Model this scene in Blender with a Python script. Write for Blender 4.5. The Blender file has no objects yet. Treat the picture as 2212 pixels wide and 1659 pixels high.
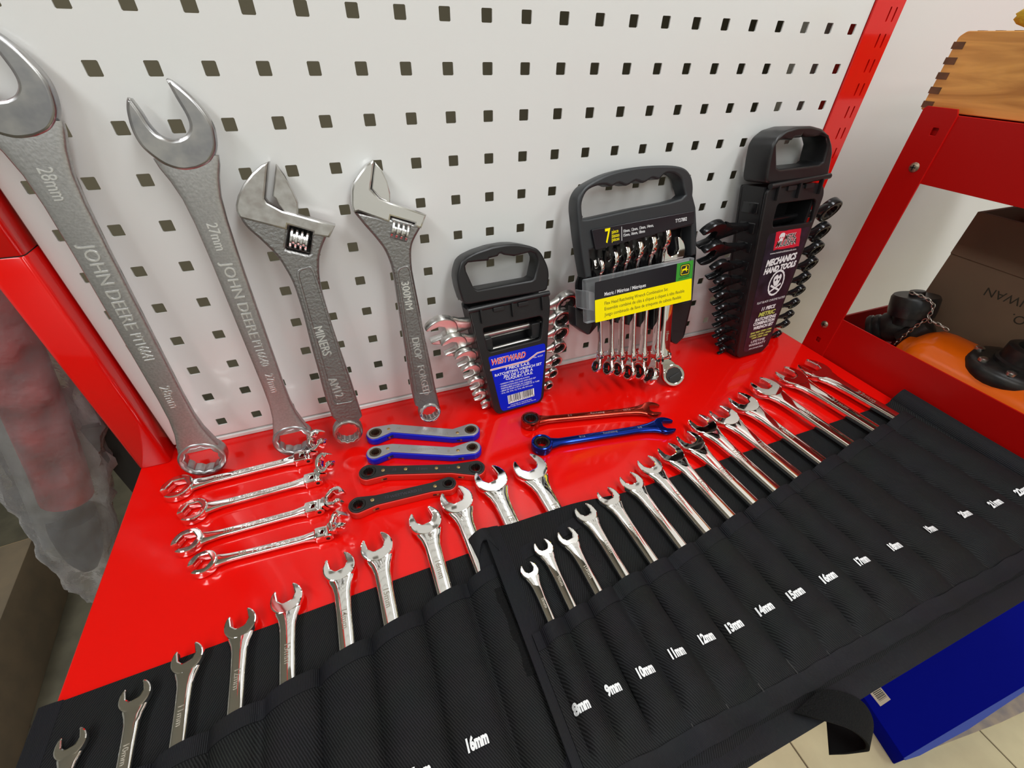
import bpy, bmesh, math, random
from mathutils import Vector, Matrix, noise
random.seed(7)
R = math.radians
sc = bpy.context.scene
COL = sc.collection

# ---------------------------------------------------------------- camera
FPX = 935.17
CAMP = Vector((183.68, -476.06, 394.12))            # millimetres, bench top is z = 0
RW = ((0.93309578, -0.35921499, 0.01722959), (-0.21136096, -0.5865322, -0.78186094), (0.29096188, 0.72590948, -0.62321474))
cd = bpy.data.cameras.new('camera'); cam = bpy.data.objects.new('camera', cd); COL.objects.link(cam)
cd.sensor_fit = 'HORIZONTAL'; cd.sensor_width = 36.0; cd.lens = 36.0 * FPX / 2212.0
cd.clip_start = 0.01; cd.clip_end = 50
X_, Y_, Z_ = [Vector(r) for r in RW]
m = Matrix((X_, -Y_, -Z_)).transposed().to_4x4(); m.translation = CAMP * 0.001
cam.matrix_world = m; sc.camera = cam

# ---------------------------------------------------------------- view, world, lamps
sc.view_settings.view_transform = 'Standard'; sc.view_settings.look = 'None'
sc.view_settings.gamma = 1.0; sc.view_settings.use_curve_mapping = False
sc.view_settings.exposure = 0.2
wd = bpy.data.worlds.new('world'); sc.world = wd; wd.use_nodes = True
wd.node_tree.nodes['Background'].inputs[0].default_value = (0.9, 0.92, 1.0, 1)
wd.node_tree.nodes['Background'].inputs[1].default_value = 0.05
def area(name, loc, rot, sx, sy, power, col=(0.955, 0.985, 1.0)):
    l = bpy.data.lights.new(name, 'AREA'); l.shape = 'RECTANGLE'; l.size = sx; l.size_y = sy
    l.energy = power; l.color = col
    o = bpy.data.objects.new(name, l); COL.objects.link(o); o.location = loc; o.rotation_euler = rot
    return o
CEIL = 1.72
for i, (x, y, p) in enumerate([(-0.9, -0.75, 15), (0.75, -0.85, 15), (-0.9, -2.3, 14), (0.9, -2.3, 14), (2.1, -1.2, 8)]):
    area('ceiling_lamp', (x, y, CEIL - 0.03), (0, 0, 0), 0.35, 1.25, p)

# ---------------------------------------------------------------- materials
MATS = {}
def nodes(name):
    mt = bpy.data.materials.new(name); mt.use_nodes = True
    nt = mt.node_tree
    return mt, nt, nt.nodes['Principled BSDF']
def lnk(nt, a, b): nt.links.new(a, b)
def mat(name, col, rough=0.5, metal=0.0, coat=0.0, bump=None, var=None, spec=0.5, rvar=None):
    """bump=(scale, strength, distance mm, detail); var=(scale, colour2, detail) mixes a second colour in by noise"""
    mt, nt, b = nodes(name)
    b.inputs['Base Color'].default_value = (*col, 1); b.inputs['Roughness'].default_value = rough
    b.inputs['Metallic'].default_value = metal; b.inputs['Coat Weight'].default_value = coat
    b.inputs['Coat Roughness'].default_value = 0.06; b.inputs['Specular IOR Level'].default_value = spec
    tc = nt.nodes.new('ShaderNodeTexCoord')
    if var:
        n = nt.nodes.new('ShaderNodeTexNoise'); n.inputs['Scale'].default_value = var[0]; n.inputs['Detail'].default_value = var[2] if len(var) > 2 else 3
        lnk(nt, tc.outputs['Object'], n.inputs['Vector'])
        r = nt.nodes.new('ShaderNodeValToRGB'); r.color_ramp.elements[0].position = 0.35; r.color_ramp.elements[1].position = 0.65
        r.color_ramp.elements[0].color = (*col, 1); r.color_ramp.elements[1].color = (*var[1], 1)
        lnk(nt, n.outputs['Fac'], r.inputs['Fac']); lnk(nt, r.outputs['Color'], b.inputs['Base Color'])
    if rvar:
        n = nt.nodes.new('ShaderNodeTexNoise'); n.inputs['Scale'].default_value = rvar[0]; n.inputs['Detail'].default_value = 4
        lnk(nt, tc.outputs['Object'], n.inputs['Vector'])
        mr = nt.nodes.new('ShaderNodeMapRange'); mr.inputs[1].default_value = 0.35; mr.inputs[2].default_value = 0.65
        mr.inputs[3].default_value = rvar[1]; mr.inputs[4].default_value = rvar[2]
        lnk(nt, n.outputs['Fac'], mr.inputs[0]); lnk(nt, mr.outputs[0], b.inputs['Roughness'])
    if bump:
        n = nt.nodes.new('ShaderNodeTexNoise'); n.inputs['Scale'].default_value = bump[0]; n.inputs['Detail'].default_value = bump[3] if len(bump) > 3 else 2
        lnk(nt, tc.outputs['Object'], n.inputs['Vector'])
        bp = nt.nodes.new('ShaderNodeBump'); bp.inputs['Strength'].default_value = bump[1]; bp.inputs['Distance'].default_value = bump[2] * 0.001
        lnk(nt, n.outputs['Fac'], bp.inputs['Height']); lnk(nt, bp.outputs['Normal'], b.inputs['Normal'])
    MATS[name] = mt
    return mt
mat('red_paint', (0.74, 0.004, 0.002), 0.16, coat=0.3, spec=0.35, bump=(9, 0.03, 3, 1), rvar=(14, 0.10, 0.2))
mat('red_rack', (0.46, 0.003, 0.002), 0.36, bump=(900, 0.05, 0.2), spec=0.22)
mat('white_panel', (0.78, 0.785, 0.765), 0.22, coat=0.25, bump=(6, 0.02, 3, 1))
mat('white_wall', (0.80, 0.79, 0.765), 0.28, coat=0.1, bump=(3, 0.04, 4, 1))
mat('room_paint', (0.82, 0.82, 0.79), 0.8)
mat('dark_wall', (0.24, 0.21, 0.14), 0.8)
mat('ceiling_paint', (0.86, 0.86, 0.83), 0.85)
mat('chrome', (0.92, 0.91, 0.88), 0.04, 1.0, bump=(30, 0.02, 0.4, 1))
mat('chrome_dull', (0.70, 0.69, 0.66), 0.30, 1.0, bump=(900, 0.12, 0.15))
mat('chrome_etch', (0.42, 0.38, 0.31), 0.45, 0.8)
mat('satin_steel', (0.52, 0.515, 0.51), 0.40, 1.0, bump=(520, 0.35, 0.35, 3), var=(500, (0.44, 0.435, 0.43)))
mat('satin_bright', (0.52, 0.51, 0.50), 0.28, 1.0, bump=(160, 0.10, 0.3, 3), var=(60, (0.36, 0.36, 0.38)))
mat('cast_grip', (0.30, 0.295, 0.29), 0.38, 1.0, bump=(380, 0.8, 0.7, 3))
mat('ground_steel', (0.62, 0.61, 0.60), 0.26, 1.0, bump=(300, 0.1, 0.2), var=(110, (0.46, 0.43, 0.41), 6))
mat('ground_shiny', (0.72, 0.71, 0.70), 0.2, 1.0, bump=(300, 0.08, 0.2))
mat('raised_steel', (0.92, 0.91, 0.89), 0.28, 1.0)
mat('dark_hole', (0.03, 0.028, 0.025), 0.5, 0.6)
mat('black_plastic', (0.011, 0.011, 0.012), 0.36, bump=(700, 0.10, 0.2))
mat('black_gloss', (0.010, 0.010, 0.011), 0.15)
mat('grey_plastic', (0.024, 0.027, 0.030), 0.42, bump=(1500, 0.4, 0.2))
mat('black_chrome', (0.030, 0.030, 0.032), 0.16, 0.7)
mat('label_black', (0.010, 0.010, 0.014), 0.25)
mat('label_violet', (0.014, 0.011, 0.016), 0.28, var=(60, (0.03, 0.02, 0.035), 6))
mat('blue_label', (0.002, 0.014, 0.52), 0.35, spec=0.2)
mat('white_print', (0.80, 0.80, 0.80), 0.5)
mat('red_print', (0.70, 0.01, 0.015), 0.45)
mat('pink_print', (0.62, 0.012, 0.035), 0.45)
mat('yellow_print', (0.95, 0.80, 0.0), 0.4, spec=0.2)
mat('green_print', (0.04, 0.30, 0.03), 0.35)
mat('dark_print', (0.02, 0.02, 0.01), 0.5)
mat('grey_print', (0.05, 0.045, 0.06), 0.45)
mat('lime_print', (0.55, 0.60, 0.12), 0.45)
mat('blue_plastic', (0.003, 0.012, 0.45), 0.3, spec=0.3)
mat('silver_plate', (0.50, 0.51, 0.52), 0.38, 0.85, bump=(600, 0.1, 0.2))
mat('black_plate', (0.012, 0.012, 0.012), 0.4, bump=(700, 0.15, 0.2))
mat('red_plastic', (0.62, 0.018, 0.010), 0.32)
mat('brass', (0.50, 0.34, 0.15), 0.35, 1.0)
mat('anodised_blue', (0.015, 0.05, 0.42), 0.12, 0.9)
mat('anodised_red', (0.40, 0.035, 0.02), 0.12, 0.9)
mat('ratchet_black', (0.022, 0.020, 0.018), 0.3, 0.5)
mat('ratchet_brown', (0.08, 0.055, 0.035), 0.35, 0.6)
mat('orange_paint', (0.82, 0.13, 0.003), 0.22, coat=0.15, spec=0.3, bump=(6, 0.1, 2))
mat('cardboard', (0.17, 0.105, 0.06), 0.8, bump=(60, 0.1, 0.6), var=(9, (0.14, 0.085, 0.05)))
mat('card_edge', (0.45, 0.36, 0.27), 0.7, var=(30, (0.30, 0.26, 0.24)))
mat('blue_card', (0.0005, 0.003, 0.22), 0.55, bump=(12, 0.08, 2), spec=0.03)
mat('blue_worn', (0.04, 0.08, 0.42), 0.5)
mat('sticker', (0.55, 0.47, 0.36), 0.6)
mat('black_iron', (0.012, 0.012, 0.013), 0.35, 0.2, bump=(90, 0.3, 0.8, 4), var=(70, (0.03, 0.026, 0.022)))
mat('chain_steel', (0.55, 0.52, 0.46), 0.3, 1.0)
mat('screw_steel', (0.30, 0.24, 0.17), 0.4, 0.9, bump=(400, 0.3, 0.3))
mat('velcro', (0.006, 0.006, 0.006), 0.95, bump=(900, 1.0, 2.0, 4), spec=0.2)
mat('velcro_back', (0.003, 0.003, 0.003), 0.9, spec=0.1)
mat('yellow_fluff', (0.65, 0.45, 0.03), 0.9, bump=(300, 0.8, 2.0))
mat('tile', (0.74, 0.66, 0.41), 0.55, bump=(40, 0.2, 0.6, 5), var=(9, (0.62, 0.54, 0.33), 8), rvar=(5, 0.45, 0.7))
mat('shaded_tile', (0.17, 0.155, 0.105), 0.7, bump=(40, 0.2, 0.6, 5), var=(14, (0.115, 0.105, 0.072), 8))  # olive concrete tone, with shade of the left and rear floor in the colour
mat('grout', (0.16, 0.125, 0.08), 0.9)
mat('plank_side', (0.26, 0.20, 0.13), 0.7, bump=(30, 0.2, 1), var=(14, (0.2, 0.16, 0.11), 6))
mat('plank_end', (0.52, 0.37, 0.2), 0.7, bump=(60, 0.2, 1))
mat('dark_sheet', (0.012, 0.011, 0.010), 0.6)
mat('end_grain', (0.17, 0.07, 0.028), 0.6, bump=(200, 0.3, 0.4), var=(90, (0.11, 0.05, 0.02)))
def cloth(name, base, hi, scale=420.0, ang=0.6, rough=0.75):
    mt, nt, b = nodes(name)
    tc = nt.nodes.new('ShaderNodeTexCoord'); mp = nt.nodes.new('ShaderNodeMapping'); mp.inputs['Rotation'].default_value = (0, 0, ang)
    w = nt.nodes.new('ShaderNodeTexWave'); w.inputs['Scale'].default_value = scale; w.inputs['Distortion'].default_value = 1.2; w.inputs['Detail'].default_value = 2; w.inputs['Detail Scale'].default_value = 2.0
    r = nt.nodes.new('ShaderNodeValToRGB'); r.color_ramp.elements[0].color = (*base, 1); r.color_ramp.elements[1].color = (*hi, 1); r.color_ramp.elements[0].position = 0.3
    bp = nt.nodes.new('ShaderNodeBump'); bp.inputs['Strength'].default_value = 0.5; bp.inputs['Distance'].default_value = 0.0004
    n = nt.nodes.new('ShaderNodeTexNoise'); n.inputs['Scale'].default_value = 30; n.inputs['Detail'].default_value = 5
    mx = nt.nodes.new('ShaderNodeMix'); mx.data_type = 'RGBA'; mx.blend_type = 'MULTIPLY'; mx.inputs['Factor'].default_value = 0.5
    lnk(nt, tc.outputs['Object'], mp.inputs['Vector']); lnk(nt, mp.outputs[0], w.inputs['Vector']); lnk(nt, w.outputs['Fac'], r.inputs['Fac'])
    lnk(nt, tc.outputs['Object'], n.inputs['Vector']); lnk(nt, r.outputs['Color'], mx.inputs[6]); lnk(nt, n.outputs['Color'], mx.inputs[7])
    lnk(nt, mx.outputs[2], b.inputs['Base Color']); lnk(nt, w.outputs['Fac'], bp.inputs['Height']); lnk(nt, bp.outputs['Normal'], b.inputs['Normal'])
    b.inputs['Roughness'].default_value = rough; b.inputs['Specular IOR Level'].default_value = 0.25
    MATS[name] = mt
cloth('twill', (0.0015, 0.0015, 0.002), (0.016, 0.0165, 0.0175), 190, 0.55)
cloth('twill_pocket', (0.0015, 0.0015, 0.002), (0.019, 0.0195, 0.0205), 200, -0.5)
cloth('tape', (0.005, 0.005, 0.007), (0.014, 0.014, 0.018), 300, 0.0, 0.65)
def wood(name):
    mt, nt, b = nodes(name)
    tc = nt.nodes.new('ShaderNodeTexCoord'); mp = nt.nodes.new('ShaderNodeMapping'); mp.inputs['Scale'].default_value = (3, 2.2, 22)
    n = nt.nodes.new('ShaderNodeTexNoise'); n.inputs['Scale'].default_value = 2.2; n.inputs['Detail'].default_value = 6; n.inputs['Distortion'].default_value = 1.4
    r = nt.nodes.new('ShaderNodeValToRGB')
    r.color_ramp.elements[0].color = (0.48, 0.19, 0.03, 1); r.color_ramp.elements[1].color = (0.82, 0.40, 0.09, 1)
    r.color_ramp.elements[0].position = 0.33; r.color_ramp.elements[1].position = 0.62
    lnk(nt, tc.outputs['Object'], mp.inputs['Vector']); lnk(nt, mp.outputs[0], n.inputs['Vector']); lnk(nt, n.outputs['Fac'], r.inputs['Fac']); lnk(nt, r.outputs['Color'], b.inputs['Base Color'])
    bp = nt.nodes.new('ShaderNodeBump'); bp.inputs['Strength'].default_value = 0.2; bp.inputs['Distance'].default_value = 0.001
    lnk(nt, n.outputs['Fac'], bp.inputs['Height']); lnk(nt, bp.outputs['Normal'], b.inputs['Normal'])
    b.inputs['Roughness'].default_value = 0.4; b.inputs['Coat Weight'].default_value = 0.2
    MATS[name] = mt
wood('wood')
def clear(name, opacity, tint, bump, bs=60):
    mt, nt, b = nodes(name)
    nt.nodes.remove(b); out = nt.nodes['Material Output']
    tr = nt.nodes.new('ShaderNodeBsdfTransparent'); tr.inputs[0].default_value = (0.93, 0.93, 0.93, 1)
    g = nt.nodes.new('ShaderNodeBsdfPrincipled'); g.inputs['Base Color'].default_value = (*tint, 1); g.inputs['Roughness'].default_value = 0.12
    mx = nt.nodes.new('ShaderNodeMixShader'); fr = nt.nodes.new('ShaderNodeFresnel'); fr.inputs['IOR'].default_value = 1.45
    ad = nt.nodes.new('ShaderNodeMath'); ad.operation = 'ADD'; ad.inputs[1].default_value = opacity; ad.use_clamp = True
    tc = nt.nodes.new('ShaderNodeTexCoord'); n = nt.nodes.new('ShaderNodeTexNoise'); n.inputs['Scale'].default_value = bs; n.inputs['Detail'].default_value = 5
    bp = nt.nodes.new('ShaderNodeBump'); bp.inputs['Strength'].default_value = bump; bp.inputs['Distance'].default_value = 0.004
    lnk(nt, tc.outputs['Object'], n.inputs['Vector']); lnk(nt, n.outputs['Fac'], bp.inputs['Height'])
    lnk(nt, bp.outputs['Normal'], g.inputs['Normal']); lnk(nt, bp.outputs['Normal'], fr.inputs['Normal'])
    lnk(nt, fr.outputs[0], ad.inputs[0]); lnk(nt, ad.outputs[0], mx.inputs[0]); lnk(nt, tr.outputs[0], mx.inputs[1]); lnk(nt, g.outputs[0], mx.inputs[2]); lnk(nt, mx.outputs[0], out.inputs[0])
    MATS[name] = mt
clear('clear_film', 0.15, (0.62, 0.60, 0.60), 1.0, 45)
clear('clear_case', 0.06, (0.75, 0.78, 0.80), 0.0)

# ---------------------------------------------------------------- geometry helpers (millimetres)
class Frame:
    """origin o (mm), axes u, v, n = u x v"""
    def __init__(s, o, u, v):
        s.o = Vector(o); s.u = Vector(u).normalized(); s.n = s.u.cross(Vector(v)).normalized(); s.v = s.n.cross(s.u)
    def mtx(s):
        mm = Matrix((s.u, s.v, s.n)).transposed().to_4x4(); mm.translation = s.o * 0.001; return mm
    def mm(s):
        q = Matrix((s.u, s.v, s.n)).transposed().to_4x4(); q.translation = s.o; return q
    def loc(s, p):
        d = Vector(p) - s.o; return Vector((d.dot(s.u), d.dot(s.v), d.dot(s.n)))
    def world(s, p): return s.o + s.u * p[0] + s.v * p[1] + s.n * p[2]
    def px(s, x, y, h=0.0):
        """photo pixel seen on the plane h above this frame -> local (a, b)"""
        d = ray(x, y); o = s.o + s.n * h
        t = (o - CAMP).dot(s.n) / d.dot(s.n); q = s.loc(CAMP + d * t); return (q.x, q.y)
def ray(x, y):
    a, b = (x - 1106.0) / FPX, (y - 829.5) / FPX
    return X_ * a + Y_ * b + Z_
def lean(o, yaw, tilt):
    y, l = R(yaw), R(tilt)
    u = Vector((math.cos(y), math.sin(y), 0)); b = Vector((-math.sin(y), math.cos(y), 0))
    return Frame(o, u, b * math.sin(l) + Vector((0, 0, 1)) * math.cos(l))
def zoomer(ox, oy, s): return lambda x, y: (ox + x / s, oy + y / s)
BENCH = Frame((0, 0, 0), (1, 0, 0), (0, 1, 0))
def bp(x, y, z=0.0):
    q = BENCH.px(x, y, z); return Vector((q[0], q[1], z))

class G:
    def __init__(s): s.v = []; s.f = []
    def add(s, vs, fs, M=None):
        k = len(s.v)
        s.v += [(M @ Vector(q)) if M is not None else Vector(q) for q in vs]
        s.f += [tuple(i + k for i in q) for q in fs]; return s
    def box(s, x0, x1, y0, y1, z0, z1, M=None):
        return s.add([(x0, y0, z0), (x1, y0, z0), (x1, y1, z0), (x0, y1, z0), (x0, y0, z1), (x1, y0, z1), (x1, y1, z1), (x0, y1, z1)],
                     [(0, 3, 2, 1), (4, 5, 6, 7), (0, 1, 5, 4), (1, 2, 6, 5), (2, 3, 7, 6), (3, 0, 4, 7)], M)
    def slab(s, outline, z0, z1, holes=(), bev=0.0, res=2, M=None):
        vs, fs = slab(outline, z0, z1, holes, bev, res); return s.add(vs, fs, M)
    def loft(s, rings, M=None, cap=True):
        n = len(rings[0]); vs = [q for r in rings for q in r]; fs = []
        for i in range(len(rings) - 1):
            for j in range(n):
                a, b = i * n + j, i * n + (j + 1) % n
                fs.append((a, b, b + n, a + n))
        if cap:
            fs.append(tuple(reversed(range(n)))); k = (len(rings) - 1) * n; fs.append(tuple(range(k, k + n)))
        return s.add(vs, fs, M)
    def lathe(s, prof, n=24, M=None):
        rings = [[(r * math.cos(2 * math.pi * j / n), r * math.sin(2 * math.pi * j / n), z) for j in range(n)] for r, z in prof]
        return s.loft(rings, M)
    def tube(s, pts, rad, n=8, closed=False, M=None):
        pts = [Vector(q) for q in pts]; rings = []; N = len(pts); up = None
        for i, q in enumerate(pts):
            a = pts[(i - 1) % N] if (closed or i > 0) else q; b = pts[(i + 1) % N] if (closed or i < N - 1) else q
            t = (b - a).normalized()
            if up is None:
                up = t.orthogonal().normalized()
            up = (up - t * up.dot(t)).normalized(); w = t.cross(up)
            r = rad[i] if isinstance(rad, (list, tuple)) else rad
            rings.append([q + up * (r * math.cos(2 * math.pi * j / n)) + w * (r * math.sin(2 * math.pi * j / n)) for j in range(n)])
        if closed: rings.append(rings[0])
        return s.loft(rings, M, cap=not closed)
    def grid(s, nx, ny, fn, M=None, thick=1.0):
        """fn(s,t)->(x,y,z) top surface; closed sheet of the given thickness"""
        top = [fn(i / nx, j / ny) for j in range(ny + 1) for i in range(nx + 1)]
        N = len(top); vs = [Vector(q) for q in top] + [Vector(q) - Vector((0, 0, thick)) for q in top]; fs = []
        W = nx + 1
        for j in range(ny):
            for i in range(nx):
                a = j * W + i; fs.append((a, a + 1, a + 1 + W, a + W)); fs.append((N + a, N + a + W, N + a + 1 + W, N + a + 1))
        bd = [i for i in range(W)] + [j * W + nx for j in range(1, ny + 1)] + [ny * W + i for i in range(nx - 1, -1, -1)] + [j * W for j in range(ny - 1, 0, -1)]
        for k in range(len(bd)):
            a, b = bd[k], bd[(k + 1) % len(bd)]; fs.append((b, a, N + a, N + b))
        return s.add(vs, fs, M)
    def obj(s, name, material, parent=None, smooth=32, M=None):
        me = bpy.data.meshes.new(name)
        me.from_pydata([tuple(c * 0.001 for c in q) for q in s.v], [], s.f); me.validate()
        bm = bmesh.new(); bm.from_mesh(me); bmesh.ops.recalc_face_normals(bm, faces=bm.faces); bm.to_mesh(me); bm.free()
        if smooth:
            for p in me.polygons: p.use_smooth = True
            me.set_sharp_from_angle(angle=R(smooth))
        me.materials.append(MATS[material])
        o = bpy.data.objects.new(name, me); COL.objects.link(o)
        if parent is not None: o.parent = parent
        if M is not None: o.matrix_local = M
        return o
def slab(outline, z0, z1, holes=(), bev=0.0, res=2):
    cu = bpy.data.curves.new('tmp', 'CURVE'); cu.dimensions = '2D'; cu.fill_mode = 'BOTH'; cu.resolution_u = 1
    for loop in [outline] + list(holes):
        sp = cu.splines.new('POLY'); sp.points.add(len(loop) - 1)
        for q, p in zip(loop, sp.points): p.co = (q[0], q[1], 0, 1)
        sp.use_cyclic_u = True
    t = (z1 - z0) / 2
    bev = min(bev, t * 0.95)
    cu.extrude = t - bev; cu.bevel_depth = bev; cu.bevel_resolution = res - 1 if res > 0 else 0; cu.offset = -bev
    ob = bpy.data.objects.new('tmp', cu); COL.objects.link(ob)
    me = bpy.data.meshes.new_from_object(ob)
    vs = [Vector((q.co.x, q.co.y, q.co.z + (z0 + z1) / 2)) for q in me.vertices]; fs = [tuple(p.vertices) for p in me.polygons]
    bpy.data.objects.remove(ob); bpy.data.curves.remove(cu); bpy.data.meshes.remove(me)
    return vs, fs
def text(st, size, bold=0.0, shear=0.0, width=1.0, align='CENTER', depth=0.05, spacing=1.0):
    cu = bpy.data.curves.new('tmp', 'FONT'); cu.body = st; cu.size = size; cu.offset = bold; cu.shear = shear; cu.align_x = align; cu.align_y = 'CENTER'
    cu.extrude = depth; cu.resolution_u = 3; cu.space_character = spacing; cu.fill_mode = 'BOTH'
    ob = bpy.data.objects.new('tmp', cu); COL.objects.link(ob)
    me = bpy.data.meshes.new_from_object(ob)
    vs = [Vector((q.co.x * width, q.co.y, q.co.z)) for q in me.vertices]; fs = [tuple(p.vertices) for p in me.polygons]
    bpy.data.objects.remove(ob); bpy.data.curves.remove(cu); bpy.data.meshes.remove(me)
    return vs, fs
def put_text(st, name, material, parent, at, size, rot=0.0, z=0.0, **k):
    vs, fs = text(st, size, **k)
    M = Matrix.Translation((at[0], at[1], z)) @ Matrix.Rotation(rot, 4, 'Z')
    return G().add(vs, fs, M).obj(name, material, parent, smooth=0)
def fit_text(st, name, material, parent, p0, p1, height, z=0.0, **k):
    """one line of print whose ends lie at p0 and p1"""
    vs, fs = text(st, height / 0.7, **k)
    xs = [q.x for q in vs]; w = max(xs) - min(xs); c = (max(xs) + min(xs)) / 2
    d = Vector((p1[0] - p0[0], p1[1] - p0[1])); L = d.length; s = L / w
    vs = [Vector(((q.x - c) * s, q.y, q.z)) for q in vs]
    M = Matrix.Translation(((p0[0] + p1[0]) / 2, (p0[1] + p1[1]) / 2, z)) @ Matrix.Rotation(math.atan2(d.y, d.x), 4, 'Z')
    return G().add(vs, fs, M).obj(name, material, parent, smooth=0)
def crom(pts, n=6, closed=False):
    out = []; N = len(pts)
    rng = range(N) if closed else range(N - 1)
    for i in rng:
        p0 = Vector(pts[(i - 1) % N] if (closed or i > 0) else pts[i]).to_2d(); p1 = Vector(pts[i]).to_2d(); p2 = Vector(pts[(i + 1) % N]).to_2d()
        p3 = Vector(pts[(i + 2) % N] if (closed or i + 2 < N) else pts[(i + 1) % N]).to_2d()
        for k in range(n):
            t = k / n
            out.append(tuple(0.5 * ((2 * p1) + (p2 - p0) * t + (2 * p0 - 5 * p1 + 4 * p2 - p3) * t * t + (3 * p1 - p0 - 3 * p2 + p3) * t ** 3)))
    if not closed: out.append(tuple(pts[-1][:2]))
    return out
def circ(cx, cy, r, n=28): return [(cx + r * math.cos(2 * math.pi * i / n), cy + r * math.sin(2 * math.pi * i / n)) for i in range(n)]
def star12(cx, cy, r, pts=12, dep=0.12, rot=0.0):
    return [(cx + (r * (1 + (dep / 2 if k % 2 else -dep / 2))) * math.cos(rot + math.pi * k / pts), cy + (r * (1 + (dep / 2 if k % 2 else -dep / 2))) * math.sin(rot + math.pi * k / pts)) for k in range(2 * pts)]
def rrect(x0, x1, y0, y1, r, n=4):
    out = []
    for cx, cy, a in ((x1 - r, y1 - r, 0), (x0 + r, y1 - r, 90), (x0 + r, y0 + r, 180), (x1 - r, y0 + r, 270)):
        for k in range(n + 1): out.append((cx + r * math.cos(R(a + 90 * k / n)), cy + r * math.sin(R(a + 90 * k / n))))
    return out
def rquad(q, r=3.0, n=4):
    """rounded corners on any convex polygon"""
    out = []; N = len(q)
    for i in range(N):
        p = Vector(q[i]).to_2d(); a = Vector(q[i - 1]).to_2d() - p; b = Vector(q[(i + 1) % N]).to_2d() - p
        rr = min(r, a.length * 0.45, b.length * 0.45); A = p + a.normalized() * rr; B = p + b.normalized() * rr
        for k in range(n + 1):
            t = k / n; out.append(tuple(A * (1 - t) ** 2 + p * (2 * t * (1 - t)) + B * t * t))
    return out
def thing(name, label, cat, frame=None, loc=(0, 0, 0), group=None):
    o = bpy.data.objects.new(name, None); COL.objects.link(o); o.empty_display_size = 0.02
    if frame is not None: o.matrix_world = frame.mtx()
    else: o.location = Vector(loc) * 0.001
    tag(o, label, cat, group); return o
def tag(o, label, cat, group=None):
    o['label'] = label; o['category'] = cat
    if group: o['group'] = group
    return o
def struct(o): o['kind'] = 'structure'; return o
def smooth01(t): t = max(0.0, min(1.0, t)); return t * t * (3 - 2 * t)
ORD = ['first', 'second', 'third', 'fourth', 'fifth', 'sixth', 'seventh', 'eighth', 'ninth', 'tenth', 'eleventh']

# ================================================================ the room
FLOOR = -890.0
fl = G().box(-3000, 3000, -3600, 2600, FLOOR - 40, FLOOR - 3).obj('floor', 'grout', None, 0); struct(fl)
ts = 448.0; tile_me = None
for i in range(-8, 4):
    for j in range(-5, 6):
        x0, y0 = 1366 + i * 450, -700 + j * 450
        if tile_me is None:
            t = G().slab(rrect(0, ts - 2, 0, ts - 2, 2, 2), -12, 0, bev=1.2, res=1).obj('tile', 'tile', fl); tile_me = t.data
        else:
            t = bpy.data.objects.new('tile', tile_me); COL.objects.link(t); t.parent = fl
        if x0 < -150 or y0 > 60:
            t.material_slots[0].link = 'OBJECT'; t.material_slots[0].material = MATS['shaded_tile']
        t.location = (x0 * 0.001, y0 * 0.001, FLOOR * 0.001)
struct(G().box(-3000, 3000, -3600, 2600, 1720, 1760).obj('ceiling', 'ceiling_paint', None, 0))
struct(G().box(-3040, -3000, -3600, 2600, FLOOR, 1720).obj('wall_left', 'room_paint', None, 0))
struct(G().box(3000, 3040, -3600, 2600, FLOOR, 1720).obj('wall_right', 'room_paint', None, 0))
struct(G().box(-3000, 3000, -3640, -3600, FLOOR, 1720).obj('wall_rear', 'room_paint', None, 0))
struct(G().box(-3000, 3000, 1500, 1540, FLOOR, 1720).obj('wall_far', 'dark_wall', None, 0))
wf = struct(G().box(812, 3000, 48, 90, FLOOR, 1720).obj('wall_front', 'white_wall', None, 0))

# ================================================================ red bench with perforated back panel
bench = thing('tool_bench', 'red steel tool bench with white square-hole back panel and red uprights', 'bench', loc=(390, -225, FLOOR))
BL = Vector((390, -225, FLOOR))
def inb(g, name, material, parent=None, smooth=32):
    if parent is None:
        g.v = [Vector(q) - BL for q in g.v]; return g.obj(name, material, bench, smooth)
    g.v = [Vector(q) - BL for q in g.v]; return g.obj(name, material, parent, smooth)
top = inb(G().slab(rrect(-91, 869, -469, 26, 3), -32, 0, bev=1.6, res=3), 'worktop', 'red_paint')
FX = Matrix(((1, 0, 0, 0), (0, 0, -1, 0), (0, 1, 0, 0), (0, 0, 0, 1)))       # (a,b,h) -> (a,-h,b): wall-facing slabs
g = G(); S = 38.1; hh = 5.0; rr = 0.7
def cell(g, cx, cz):
    o = [(-S / 2, -S / 2), (S / 2, -S / 2), (S / 2, S / 2), (-S / 2, S / 2)]
    q = [(-hh + rr, -hh), (hh - rr, -hh), (hh, -hh + rr), (hh, hh - rr), (hh - rr, hh), (-hh + rr, hh), (-hh, hh - rr), (-hh, -hh + rr)]
    vs = [(cx + a, 0, cz + b) for a, b in o] + [(cx + a, 0, cz + b) for a, b in q] + [(cx + a, 1.5, cz + b) for a, b in q]
    fs = [(0, 1, 5, 4), (1, 6, 5), (1, 2, 7, 6), (2, 8, 7), (2, 3, 9, 8), (3, 10, 9), (3, 0, 11, 10), (0, 4, 11)]
    fs += [(4 + k, 4 + (k + 1) % 8, 12 + (k + 1) % 8, 12 + k) for k in range(8)]
    g.add(vs, fs)
for c in range(-1, 22):
    for r_ in range(-7, 11): cell(g, c * S, 410 - r_ * S)
zt, zb = 410 + 7.5 * S, 410 - 10.5 * S
x0, x1 = -1.5 * S, 21.5 * S
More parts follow.
